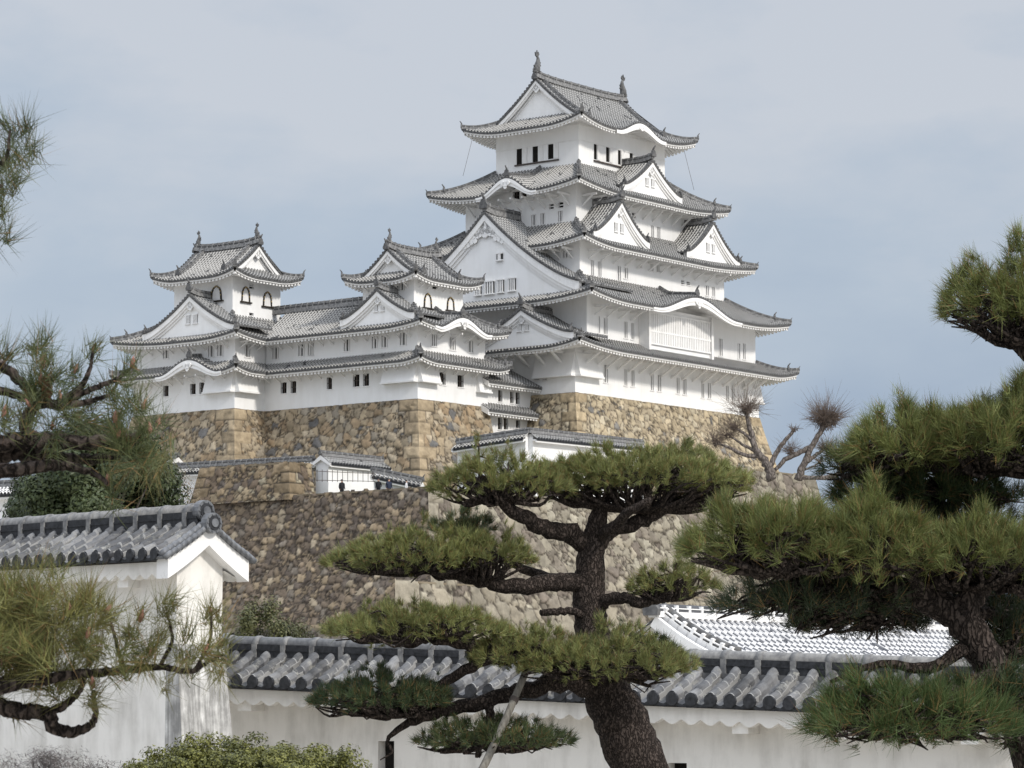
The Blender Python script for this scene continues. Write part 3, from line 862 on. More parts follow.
def stone_face(name, parent, P0, ax, outv, L, H, size, seed, cols, wts, flare=None, res=0.15, quoin=(False, False), base=(0, 0, 0), miter=(0, 0), joint=(0.065, 0.052, 0.040), relief=0.13, left_slope=None, topjag=0.0, qcol=None):
    """dry-stone face. P0 = top corner; ax along; z downwards from the top; flare(h) = outward batter at depth h"""
    P0 = X(P0, float); ax = X(ax, float); outv = X(outv, float)
    flare = flare or (lambda h: h * 0)
    nu = int(L / res) + 2; nv = int(H / res) + 2
    s = np.linspace(0, 1, nu); h = np.linspace(0, H, nv)
    S, Hh = np.meshgrid(s, h, indexing='ij')
    fl = flare(Hh)
    u0 = -fl * miter[0]; u1 = L + fl * miter[1]
    U = u0 + (u1 - u0) * S
    Uw, Vw = U + seed * 7.3, Hh + seed * 3.1
    rw = np.random.default_rng(seed + 77)
    for wl, am in ((1.1, .10), (.55, .07), (.3, .045)):      # rough, chipped outlines
        for _ in range(4):
            an, ph = rw.uniform(0, 6.28, 2); w_ = 6.28 / (wl * size); q_ = np.sin((U * math.cos(an) + Hh * math.sin(an)) * w_ + ph)
            Uw = Uw + q_ * am * size * math.cos(an * 3 + 1) * .6; Vw = Vw + q_ * am * size * math.sin(an * 3 + 1) * .6
    ids, dj = worley(Uw, Vw, size, seed)
    id2, dj2 = worley(Uw + 3.7, Vw + 9.1, size * .52, seed + 400, 1.4)   # small stones packed between the large
    sm_ = ids[..., 3] > .70
    ids = np.where(sm_[..., None], id2, ids); dj = np.where(sm_, np.minimum(dj, dj2), dj)
    colr = palette(ids, cols, wts)
    for q, dist in ((quoin[0], U - u0), (quoin[1], u1 - U)):
        if not q: continue
        ch = size * 1.45; c = np.floor(Hh / ch); alt = (c % 2 == 0)
        qw = np.where(alt, size * 2.5, size * 1.3) * (0.8 + .5 * np.random.default_rng(seed + 6).random(400)[(c % 400).astype(int)])
        m = dist < qw
        fy = Hh - c * ch
        dq = np.minimum(np.minimum(fy, ch - fy), qw - dist)
        dj = np.where(m, np.maximum(dq, 0.0) * 1.5 + .012, np.minimum(dj, np.maximum(dist - qw, 0)))
        rr = np.random.default_rng(seed + 5).random(400)[(c % 400).astype(int)]
        qc = np.array(qcol if qcol else cols[0])[None, None, :] * (0.72 + .5 * rr[..., None])
        colr = np.where(m[..., None], qc, colr)
    rnd = np.clip(dj / (size * .36), 0, 1)
    bulge = np.sqrt(rnd) * relief * (0.35 + 1.0 * ids[..., 2]) - relief * .7
    jm = np.clip(dj / max(size * .13, .10), 0, 1)[..., None] ** 1.1
    colr = np.array(joint) * (1 - jm) + colr * jm
    edge = np.minimum(1, np.minimum(S, 1 - S) * (nu - 1))     # keep outer edges in line
    z = P0[2] - Hh
    if topjag:
        z = z + topjag * (ids[..., 3] - .5) * np.clip(1 - Hh / size, 0, 1)
    off = fl + bulge * edge + (1 - edge) * 0
    V = P0[None, None, :2] + U[..., None] * ax[:2] + off[..., None] * outv[:2]
    V = np.concatenate([V, z[..., None]], -1).reshape(-1, 3)
    idx = np.arange(nu * nv).reshape(nu, nv)
    F = np.stack([idx[:-1, :-1], idx[1:, :-1], idx[1:, 1:], idx[:-1, 1:]], -1).reshape(-1, 4)
    return tri_mesh(name, V, F, colr.reshape(-1, 3), M['stone'], parent, base)
TAN = [(0.345, 0.275, 0.185), (0.31, 0.255, 0.18), (0.39, 0.325, 0.235), (0.315, 0.235, 0.15), (0.27, 0.235, 0.185), (0.14, 0.135, 0.13)]
TANW = [5, 4, 4, 2.6, 2, 1.0]
LTAN = [(0.43, 0.36, 0.25), (0.40, 0.33, 0.225), (0.45, 0.39, 0.285), (0.37, 0.31, 0.22), (0.20, 0.19, 0.175)]
LTANW = [5, 4, 4, 2, 0.7]
BROWN = [(0.165, 0.130, 0.098), (0.22, 0.172, 0.122), (0.28, 0.22, 0.148), (0.125, 0.102, 0.084), (0.33, 0.275, 0.20), (0.20, 0.172, 0.14)]
BROWNW = [5, 4, 3, 3.5, 1.2, 2]
TANB = [(0.24, 0.185, 0.12), (0.30, 0.24, 0.16), (0.17, 0.13, 0.095), (0.33, 0.29, 0.21), (0.13, 0.11, 0.095)]
TANBW = [4, 4, 3, 3, 1.5]
PALE = [(0.255, 0.228, 0.178), (0.295, 0.26, 0.20), (0.205, 0.178, 0.142), (0.18, 0.152, 0.125), (0.33, 0.30, 0.235)]
PALEW = [4, 4, 3, 2, 2]

# ================================================================== SETTING
gm = MB(); gm.quad((-6000, -300, 0), (6000, -300, 0), (6000, 9000, 0), (-6000, 9000, 0))
tag(build('ground', gm, M['ground']), kind='structure')
# the castle mount behind the terraces
hm = MB()
TOPZ = OV[2] - 10.5
def mound(e0, n0, e1, n1, top, sk):
    b = [CW((e0, n0, 0)), CW((e1, n0, 0)), CW((e1, n1, 0)), CW((e0, n1, 0))]
    lo = [CW((e0 - sk[0], n0 - sk[1], 0)), CW((e1 + sk[2], n0 - sk[1], 0)), CW((e1 + sk[2], n1 + sk[3], 0)), CW((e0 - sk[0], n1 + sk[3], 0))]
    hm.hexa([X([p[0], p[1], -0.5]) for p in lo] + [X([p[0], p[1], top]) for p in b])
mound(-29, -8.4, 44, 12.5, TOPZ, (0, 0, 30, 0))
mound(-24, 12.5, 44, 60, TOPZ - .05, (2, 0, 30, 40))
tag(build('hill', hm, M['hill']), kind='structure')

# ================================================================== CASTLE
flare_k = lambda h: 0.20 * h + 0.011 * h * h
def castle_base(label, rect, z0, H, size, seed, cols, wts, sides='SWE', qcol=None, name='castle_rampart', group=None, flare=flare_k, q1=True):
    w_, s_, e_, n_ = rect
    T = empty(name, label, 'stone rampart', (w_, s_, z0), True, group)
    b = BASE[T.name]
    for sd_ in sides:
        if sd_ == 'S': a = ((w_, s_, z0), (1, 0, 0), (0, -1, 0), e_ - w_)
        if sd_ == 'W': a = ((w_, s_, z0), (0, 1, 0), (-1, 0, 0), n_ - s_)
        if sd_ == 'E': a = ((e_, s_, z0), (0, 1, 0), (1, 0, 0), n_ - s_)
        if sd_ == 'N': a = ((w_, n_, z0), (1, 0, 0), (0, 1, 0), e_ - w_)
        stone_face('stone_face', T, a[0], a[1], a[2], a[3], H, size, seed + ord(sd_), cols, wts, flare, 0.105 if sd_ in 'SW' else .5, (True, q1), b, (1, 1 if q1 else 0), qcol=qcol)
    return T

castle_base('tall tan stone base with dark grey stones directly under the white main keep', (-.06, -.06, 27.06, 20.06), 0.02, 10.6, 0.56, 3, LTAN, LTANW, qcol=(.40, .32, .21))
castle_base('broad tan stone base under the front small keep and the long gallery', (-14.96, 4.14, -6.04, 20.5), -1.48, 9.2, 0.66, 11, TAN, TANW, 'SW', qcol=(.36, .285, .19), q1=False)
castle_base('tan stone base under the leftmost small keep, with a sharp quoined corner', (-18.46, 20.44, -8, 32.06), -1.48, 9.2, 0.66, 13, TAN, TANW, 'SW', qcol=(.345, .275, .185))

Z1 = zoom(420, 30, 260 / 1024); Z3 = zoom(420, 190, 220 / 1024); Z4 = zoom(580, 190, 240 / 1024)
Z5 = zoom(440, 290, 200 / 1024); Z6 = zoom(580, 290, 240 / 1024); Z7 = zoom(110, 220, 220 / 1024); Z8 = zoom(310, 220, 220 / 1024)
Z9 = zoom(110, 310, 260 / 1024); Z10 = zoom(340, 330, 260 / 1024)

# ---- main keep
K = empty('main_keep', 'tallest white castle keep with five grey tiled roof tiers and a huge side gable', 'castle keep', (0, 0, 0), True)
F1 = (0, 0, 27, 20); F2 = (2.0, .3, 27.0, 19.6); F4 = (3.2, 1.9, 24.5, 17.2); F5 = (4.85, 3.5, 21.3, 15.4); F6 = (7.5, 5.2, 20.2, 14.15)
box_wall(K, F1, 0, 4.0, W_('S', 0, Z6, [(77, 322, 89, 370), (100, 320, 120, 395), (187, 338, 202, 408), (217, 342, 233, 412), (300, 358, 315, 428), (329, 362, 347, 432), (410, 375, 425, 442), (438, 380, 455, 446), (516, 390, 530, 460), (543, 397, 560, 463), (622, 408, 635, 475), (645, 413, 660, 480)], 'bars')
         + W_('W', 0, Z5, [(483, 372, 513, 460), (527, 368, 550, 462)], 'bars'))
box_wall(K, F2, 4.0, 8.65, W_('S', .3, Z4, [(77, 538, 86, 610), (99, 545, 118, 615), (187, 562, 203, 632), (217, 567, 232, 638), (592, 635, 609, 708), (673, 655, 684, 720), (694, 655, 707, 722)], 'bars'))
box_wall(K, F4, 8.4, 13.5, W_('S', 1.9, Z4, [(45, 300, 60, 370), (75, 305, 92, 372), (158, 325, 175, 388), (187, 332, 205, 378), (298, 315, 313, 345), (325, 322, 340, 350), (535, 408, 550, 450), (562, 415, 577, 455)], 'bars')
         + W_('S', 1.9, Z4, [(432, 385, 445, 402), (455, 392, 470, 405), (255, 318, 264, 331)], 'vent') + W_('W', 3.2, Z3, [(665, 282, 685, 315)], 'bars'))
box_wall(K, F5, 13.2, 18.5, W_('S', 3.5, Z4, [(302, 152, 316, 212), (327, 158, 343, 215)], 'bars') + W_('W', 4.85, Z3, [(517, 115, 540, 165), (560, 108, 582, 160), (642, 97, 664, 147)], 'bars')
         + W_('W', 4.85, Z3, [(600, 65, 622, 88), (643, 57, 667, 82)], 'vent') + W_('W', 4.85, Z1, [(365, 636, 392, 668), (400, 630, 420, 664)], 'dark') + W_('S', 3.5, Z4, [(222, 98, 238, 120)], 'vent'))
box_wall(K, F6, 19.2, 24.6, W_('W', 7.5, Z1, [(380, 468, 402, 530), (443, 458, 465, 520), (504, 446, 526, 508)], 'open') + W_('S', 5.2, Z1, [(685, 447, 697, 510), (733, 458, 746, 520), (780, 472, 791, 530), (826, 483, 838, 538)], 'open'))
# long dark sills and white string courses of the top storey
ml = MB()
a = onE(*Z1(375, 533), 7.5); b = onE(*Z1(548, 506), 7.5); ml.box((7.36, b[1], a[2] - .12), (7.496, a[1], a[2]), 0)
a = onN(*Z1(683, 512), 5.2); b = onN(*Z1(800, 537), 5.2); ml.box((a[0], 5.06, a[2] - .12), (b[0] + 1.6, 5.196, a[2]), 0)
build('window_sill', ml, M['rail'], K)
mt = MB()
for z in (22.55, 23.9):
    mt.box((7.46, 5.16, z), (20.24, 5.197, z + .09)); mt.box((7.46, 5.2, z), (7.497, 14.2, z + .09))
for u in np.arange(7.6, 20.3, 1.8): mt.box((u - .05, 5.17, 23.99), (u + .05, 5.198, 24.9))
for u in np.arange(5.3, 14.2, 1.8): mt.box((7.47, u - .05, 23.99), (7.498, u + .05, 24.9))
build('wall_trim', mt, M['plaster_trim'], K)

skirt_roof(K, (-2.7, -2.5, 29.7, 22.5), (1.96, .26, 27.04, 19.64), 3.55, 4.75, 2.6, .55, tips=('SW', 'SE', 'NW'))
skirt_roof(K, (-.75, -2.3, 28.8, 22.0), (3.16, 1.86, 24.54, 17.24), 7.75, 10.2, 2.55, .6, bumps={'S': (14.4, 6.1, 1.45)})
skirt_roof(K, (1.35, 0.0, 27.0, 19.2), (4.81, 3.46, 21.34, 15.44), 12.75, 15.0, 2.0, .6)
skirt_roof(K, (2.55, 1.45, 24.95, 17.85), (7.46, 5.16, 20.24, 14.19), 17.75, 20.5, 2.1, .65, bumps={'W': (9.2, 3.0, 1.35)})
hip_gable_roof(K, (5.25, 3.15, 22.4, 16.2), 23.75, 28.4, 'E', 2.5, 2.05, .75, bumps={'S': (13.8, 3.4, 1.05)}, fish=.88)
dormer(K, 'W', 9.5, .35, 7.6, 9.9, 8.95, 15.75, win=False, pend=2.1, big=True, board=.62, endtile=1.1)
dormer(K, 'W', 4.0, -1.75, 2.6, 5.4, 4.5, 6.9, pend=.9)
dormer(K, 'S', 7.3, .85, 4.2, 4.0, 13.6, 16.75)
dormer(K, 'S', 20.9, .85, 5.2, 4.1, 13.55, 16.7)
dormer(K, 'S', 13.85, 2.3, 6.0, 4.4, 18.55, 21.3)
# windows in the great gable
G = [o for o in K.children if o.name.startswith('gable')][0]
for w_ in W_('W', .30, Z3, [(255, 450, 285, 488), (300, 428, 345, 482), (360, 420, 390, 475), (410, 413, 445, 468)], 'bars') + W_('W', .30, Z3, [(357, 298, 385, 325)], 'vent'):
    mg = MB(); _, a, b, p, q, st = w_
    mg.box((.26, a, p), (.345, b, q), 2)
    n = 4 if st == 'bars' else 1
    for i in range(n): mg.box((.18, a + (b - a) * (i + .25) / n, p), (.255, a + (b - a) * (i + .72) / n, q), 0)
    mg.box((.15, a - .08, p - .1), (.27, b + .08, p - .004), 0); mg.box((.15, a - .08, q + .004), (.27, b + .08, q + .1), 0)
    build('window', mg, [M['plaster_trim'], M['dark'], M['dim']], G)
# projecting lattice bay under the curved gable
bay = MB(); s0 = -.62; bw, be, bz0, bz1 = 9.3, 18.9, 4.35, 8.0
bay.hexa([(bw, s0 + .1, bz0), (be, s0 + .1, bz0), (be, .29, bz0), (bw, .29, bz0), (bw, s0 + .1, bz1), (be, s0 + .1, bz1), (be, .29, bz1), (bw, .29, bz1)])
B = build('lattice_bay', bay, M['plaster'], K)
bl = MB(); nb = 34
for i in range(nb):
    u = bw + .35 + (be - bw - .7) * (i + .5) / nb
    bl.box((u - .095, s0 - .02, bz0 + .65), (u + .095, s0 + .097, bz1 - .5))
for z in (bz0 + .5, bz0 + 1.55, bz1 - .5): bl.box((bw + .02, s0 - .04, z), (be - .02, s0 + .096, z + .14))
for u in (bw + .15, be - .15): bl.box((u - .15, s0 - .16, bz0), (u + .15, s0 + .095, bz1))
build('lattice', bl, M['plaster_trim'], B)
brackets(K, 'S', 0, .4, 26.8, 17, 3.35, 2.2, 1.0)
brackets(K, 'W', 0, .4, 9, 5, 3.35, 2.2, 1.0)
brackets(K, 'S', 1.9, 3.6, 24.2, 12, 12.35, 1.5, .7, th=.16)
brackets(K, 'W', 3.2, 2.0, 6.0, 3, 12.35, 1.4, .7, th=.16)
brackets(K, 'S', 3.5, 5.0, 21.0, 11, 17.35, 1.5, .9, th=.16)
brackets(K, 'W', 4.85, 3.6, 15.0, 9, 17.35, 1.6, .9, th=.16)
brackets(K, 'S', .3, 2.3, 9.0, 4, 7.4, 1.6, .7, th=.16)
drop_bay(K, 'S', 0, 0, 3.2, 1.45, 3.3); drop_bay(K, 'W', 0, 0, 4.0, 1.45, 3.3); drop_bay(K, 'S', 0, 24.6, 27.0, 1.3, 3.3)
for f_, p_, q_ in ((onE, (473, 136, 5.4), (463, 176, 3.2)), (onN, (684, 150, 3.3), (694, 190, 1.6))):
    mb = MB(); mb.tube([(*f_(*p_), .016), (*f_(*q_), .016)], 5); build('lightning_cable', mb, M['rail'], K)

# ---- front small keep
GRP = 'small keeps beside the main keep'
S1 = empty('small_keep', 'white three-tiered small keep in front of the main keep, its top gable facing left', 'castle keep', (-14.9, 4.2, -1.5), True, GRP)
zw = lambda pl, c, zt, b, st: W_(pl, c, zt, b, st)
box_wall(S1, (-14.9, 4.2, -6.1, 12.5), -1.5, 2.05, zw('W', -14.9, Z10, [(50, 175, 76, 223), (90, 172, 114, 220)], 'dark') + zw('S', 4.2, Z10, [(392, 167, 417, 215), (463, 178, 488, 225)], 'dark'))
box_wall(S1, (-14.7, 4.4, -6.2, 12.5), 1.9, 4.9, zw('W', -14.7, Z8, [(287, 543, 315, 597), (332, 538, 361, 592), (418, 525, 449, 581)], 'bars') + zw('W', -14.7, Z9, [(920, 116, 945, 162)], 'bars') + zw('S', 4.4, Z8, [(563, 532, 592, 587), (648, 545, 679, 605), (735, 562, 760, 615)], 'bars'))
box_wall(S1, (-13.55, 5.75, -7.4, 11.1), 4.6, 8.6, zw('W', -13.55, Z8, [(412, 288, 440, 327)], 'bars') + zw('S', 5.75, Z8, [(570, 293, 597, 322)], 'vent'))
bell_window(S1, 'S', 5.75, Z8, (528, 340, 565, 408)); bell_window(S1, 'S', 5.75, Z8, (635, 358, 670, 420))
def part_skirt(T, outer, inner, zE, zT, ov, lift, bumps=None):
    # west and east runs stop square at the gallery (no hip there)
    return skirt_roof(T, outer, inner, zE, zT, ov, lift, sides='SWE', open_={'W': (True, False), 'E': (True, False)}, tips=('SW', 'SE'), bumps=bumps)
part_skirt(S1, (-16.25, 2.75, -4.8, 12.5), (-14.66, 4.44, -6.24, 12.5 - 1e-6), 1.45, 2.35, 1.4, .4)
part_skirt(S1, (-16.2, 2.8, -4.85, 12.5), (-13.51, 5.79, -7.44, 12.5 - 1e-6), 4.2, 6.0, 1.4, .45, bumps={'S': (-10.9, 3.3, 1.05)})
hip_gable_roof(S1, (-14.75, 4.55, -6.2, 12.3), 8.25, 10.85, 'E', 1.5, 1.15, .5, fish=.5)
dormer(S1, 'W', 7.55, -15.65, -12.2, 3.85, 5.05, 7.25, pend=.8, endtile=.8)
brackets(S1, 'W', -14.9, 4.4, 12.4, 7, 1.25, 1.1, .5, th=.13); brackets(S1, 'S', 4.2, -14.8, -6.2, 7, 1.25, 1.1, .5, th=.13)
brackets(S1, 'W', -14.7, 4.6, 12.4, 7, 3.95, 1.1, .5, th=.13); brackets(S1, 'S', 4.4, -14.6, -6.3, 5, 3.95, 1.1, .5, th=.13)
brackets(S1, 'S', 5.75, -13.4, -7.5, 6, 8.0, .8, .4, th=.11); brackets(S1, 'W', -13.55, 5.9, 11, 5, 8.0, .8, .4, th=.11)
drop_bay(S1, 'S', 4.2, -14.9, -12.6, -.05, 1.5, .5); drop_bay(S1, 'W', -14.9, 4.2, 7.6, -.05, 1.5, .5); drop_bay(S1, 'S', 4.2, -7.6, -6.1, -.25, 1.3, .4)

# ---- gallery between the small keeps
GL = empty('gallery', 'long low white two-storey gallery with one tiled roof linking both small keeps', 'castle gallery', (-14.9, 12.5, -1.5), True)
box_wall(GL, (-14.9, 12.5, -9, 20.5), -1.5, 2.05, zw('W', -14.9, Z9, [(672, 285, 695, 328), (711, 280, 733, 327), (853, 265, 874, 312)], 'dark'))
box_wall(GL, (-14.7, 12.5, -9.2, 20.5), 1.9, 4.75, zw('W', -14.7, Z9, [(638, 148, 664, 193), (741, 135, 766, 181), (778, 131, 803, 178)], 'bars') + zw('W', -14.7, Z8, [(0, 575, 17, 628)], 'bars'))
for (wo, d, zE, zT, full) in ((-16.25, 1.6, 1.45, 2.35, False), (-16.2, 4.25, 4.2, 7.0, True)):
    mb = MB(); ms = MB()
    for sg in ((1, -1) if full else (1,)):
        P0 = (wo, 12.5, 0) if sg == 1 else (2 * (wo + d) - wo, 12.5, 0)
        if full: zf = lambda u, dd, d=d, zE=zE, zT=zT: zE + (zT - zE) * (0.67 * dd / d + .33 * (dd / d) ** 2)
        else: zf = lambda u, dd, d=d, zE=zE, zT=zT: zE + (zT - zE) * prof_s(dd / d)
        roof_side(mb, P0, (0, 1, 0), (sg, 0, 0), 8.2, zf, lambda u, d=d: d, rows=7)
        soffit_side(ms, P0, (0, 1, 0), (sg, 0, 0), 8.2, zf, lambda u, d=d: d, 1.4)
    rf = build('roof', mb, [M['tile'], M['disc_far']], GL); build('eaves', ms, M['plaster_trim'], rf)
mr = MB(); ridge_bar(mr, [(-11.95, 11.2, 7.08), (-11.95, 22.4, 7.08)], .4, .5); build('main_ridge', mr, [M['tile_dark'], M['tile_ridge']], rf)
brackets(GL, 'W', -14.9, 12.6, 20.4, 7, 1.25, 1.1, .5, th=.13); brackets(GL, 'W', -14.7, 12.6, 20.4, 7, 3.95, 1.1, .5, th=.13)

# ---- left small keep
S2 = empty('small_keep', 'leftmost white small keep with gilt-framed arched windows, its top gable facing right', 'castle keep', (-18.4, 20.5, -1.5), True, GRP)
box_wall(S2, (-18.4, 20.5, -8, 32), -1.5, 2.1, zw('W', -18.4, Z9, [(209, 298, 230, 340), (315, 290, 337, 332), (351, 285, 372, 330)], 'dark'))
box_wall(S2, (-18.3, 20.6, -8.1, 31.9), 1.9, 4.95, zw('W', -18.3, Z9, [(385, 140, 410, 184), (421, 137, 446, 181), (208, 158, 232, 190)], 'bars') + zw('S', 20.6, Z9, [(530, 138, 553, 185)], 'bars'))
box_wall(S2, (-16.95, 22.2, -11.2, 28.85), 4.6, 10.0, zw('S', 22.2, Z7, [(648, 295, 670, 320), (648, 432, 668, 462)], 'vent'))
bell_window(S2, 'W', -16.95, Z7, (470, 305, 522, 375)); bell_window(S2, 'S', 22.2, Z7, (610, 308, 650, 380)); bell_window(S2, 'S', 22.2, Z7, (710, 332, 752, 402))
skirt_roof(S2, (-19.8, 19.05, -6.6, 33.4), (-18.26, 20.64, -8.14, 31.86), 1.5, 2.4, 1.4, .45, bumps={'W': (24.4, 3.4, 1.15)})
skirt_roof(S2, (-19.75, 19.1, -6.7, 33.4), (-16.91, 22.24, -11.24, 28.81), 4.2, 6.4, 1.4, .5)
hip_gable_roof(S2, (-18.25, 20.75, -9.95, 30.35), 9.55, 12.5, 'N', 1.65, 1.3, .55, fish=.55)
dormer(S2, 'W', 24.7, -19.1, -15.2, 5.3, 5.0, 7.95, pend=1.0)
brackets(S2, 'W', -18.4, 20.8, 31.8, 9, 1.3, 1.1, .5, th=.13); brackets(S2, 'S', 20.5, -18.2, -15.2, 3, 1.3, 1.1, .5, th=.13)
brackets(S2, 'W', -18.3, 20.8, 31.8, 9, 3.95, 1.1, .5, th=.13); brackets(S2, 'S', 20.6, -18.2, -15.2, 3, 3.95, 1.1, .5, th=.13)
drop_bay(S2, 'W', -18.4, 20.5, 23.6, -.05, 1.5, .5); drop_bay(S2, 'S', 20.5, -18.4, -15.9, -.05, 1.5, .5)

# ---- low connecting gallery to the main keep
LG = empty('gallery', 'short low white gallery with two small tiled roofs squeezed against the main keep', 'castle gallery', (-6.1, 4.5, -6), True)
box_wall(LG, (-6.3, 4.5, .2, 9), -7.5, .95, zw('S', 4.5, Z10, [(623, 237, 640, 282), (670, 243, 684, 288), (692, 246, 708, 292), (622, 345, 639, 392), (645, 348, 663, 392), (693, 355, 710, 385)], 'dark'))
for (z, d, rise) in ((.55, 3.4, 1.7), (-1.75, 1.2, .65)):
    mb = MB(); ms = MB()
    zf = lambda u, dd, z=z, d=d, rise=rise: z + rise * dd / d + .18 * max(0, 1 - u / 1.5) ** 2 * 0
    roof_side(mb, (-7.0, 3.35, 0), (1, 0, 0), (0, 1, 0), 6.9, zf, lambda u, d=d: d, rows=5)
    soffit_side(ms, (-7.0, 3.35, 0), (1, 0, 0), (0, 1, 0), 6.9, zf, lambda u, d=d: d, 1.1, drop=.34)
    mv_ = MB(); mv_.hexa([(-7.04, 3.4, z - .45), (-6.9, 3.4, z - .45), (-6.9, 3.35 + d, z + rise - .5), (-7.04, 3.35 + d, z + rise - .5), (-7.04, 3.4, z - .02), (-6.9, 3.4, z - .02), (-6.9, 3.35 + d, z + rise - .02), (-7.04, 3.35 + d, z + rise - .02)])
    rf = build('roof', mb, [M['tile'], M['disc_far']], LG); build('barge_board', mv_, M['plaster_trim'], rf); build('eaves', ms, M['plaster_trim'], rf)

# ================================================================== TERRACES
tf = lambda h: 0.16 * h + 0.012 * h * h
def terrace(label, P0, axC, outC, L, H, size, seed, cols, wts, q=(False, False), miter=(0, 0), res=.10, jag=.25, cat='stone wall', cap=3.0, capmat='earth', flare=tf):
    """castle-axis stone retaining face with a walkable top"""
    T = empty('stone_wall', label, cat, P0, True)
    b = BASE[T.name]
    stone_face('stone_face', T, P0, axC, outC, L, H, size, seed, cols, wts, flare, res, q, b, miter, topjag=jag, relief=.14, joint=(.045, .037, .030))
    mc = MB(); p = X(P0, float); a = X(axC, float); o = X(outC, float)
    z = X([0, 0, .06])
    mc.hexa([p - z * 3, p + a * L - z * 3, p + a * L - o * cap - z * 3, p - o * cap - z * 3, p - z, p + a * L - z, p + a * L - o * cap - z, p - o * cap - z])
    build('wall_top', mc, M[capmat], T)
    return T
terrace('rough dark brown stone wall below the people, topped by a level walkway', (-29.5, -9, -9.84), (0, 1, 0), (-1, 0, 0), 22.9, 17.6, .52, 21, BROWN, BROWNW, (False, True), (1, 1), cap=.6)
terrace('raised block of rough tan stones below the tiled wall on the left', (-29.35, 4.5, -7.35), (0, 1, 0), (-1, 0, 0), 9.2, 2.9, .55, 22, TANB, TANBW, (True, True), (1, 1), jag=.1, cap=2.6)
terrace('short south end of the raised brown stone block, beside the railing', (-29.35, 4.5, -7.36), (1, 0, 0), (0, -1, 0), 2.4, 2.9, .55, 29, TANB, TANBW, (True, False), (1, 0), jag=.1, cap=.5)
terrace('pale stone wall running back from the brown wall behind the central pine', (-29.5, -9, -9.80), (1, 0, 0), (0, -1, 0), 72.0, 17.6, .85, 23, PALE, PALEW, (True, True), (1, 1), cap=1.0)
terrace('pale stone terrace under the bare pollarded tree at the right end', (9.4, -8.3, -5.75), (1, 0, 0), (0, -1, 0), 13.6, 4.6, .8, 24, PALE, PALEW, (True, True), (1, 1), cap=6)
terrace('left flank of the pale terrace that carries the bare trees', (9.42, -8.3, -5.77), (0, 1, 0), (-1, 0, 0), 6.0, 4.6, .8, 34, PALE, PALEW, (False, False), (1, 0), cap=.5)
q = onE(185, 504, -27)
terrace('plain brown stone footing left of the raised block, under the white wall', (-27, 13.9, q[2]), (0, 1, 0), (-1, 0, 0), 36, 14, .62, 28, BROWN, BROWNW, (False, False), (0, 0), cap=3)
# low front terrace of large pale stones (seen under the pine's left pads)
terrace('low front terrace of large grey stones at the foot of the castle mount', tuple(onN(395, 579, -32)), (1, 0, 0), (0, -1, 0), 34, 9.5, 1.05, 26, PALE, PALEW, (True, False), (1, 0), cap=.5, jag=.35)
p = onN(395, 579, -32)
terrace('low grey stone wall below the brown wall, above the round bush', (p[0] - .1, p[1], p[2] - 2.7), (0, 1, 0), (-1, 0, 0), 26, 8, .75, 27, [(.22, .19, .16), (.17, .145, .125), (.28, .25, .21), (.13, .11, .10)], [3, 3, 2, 2], (False, False), (1, 0), cap=.5, jag=.3)

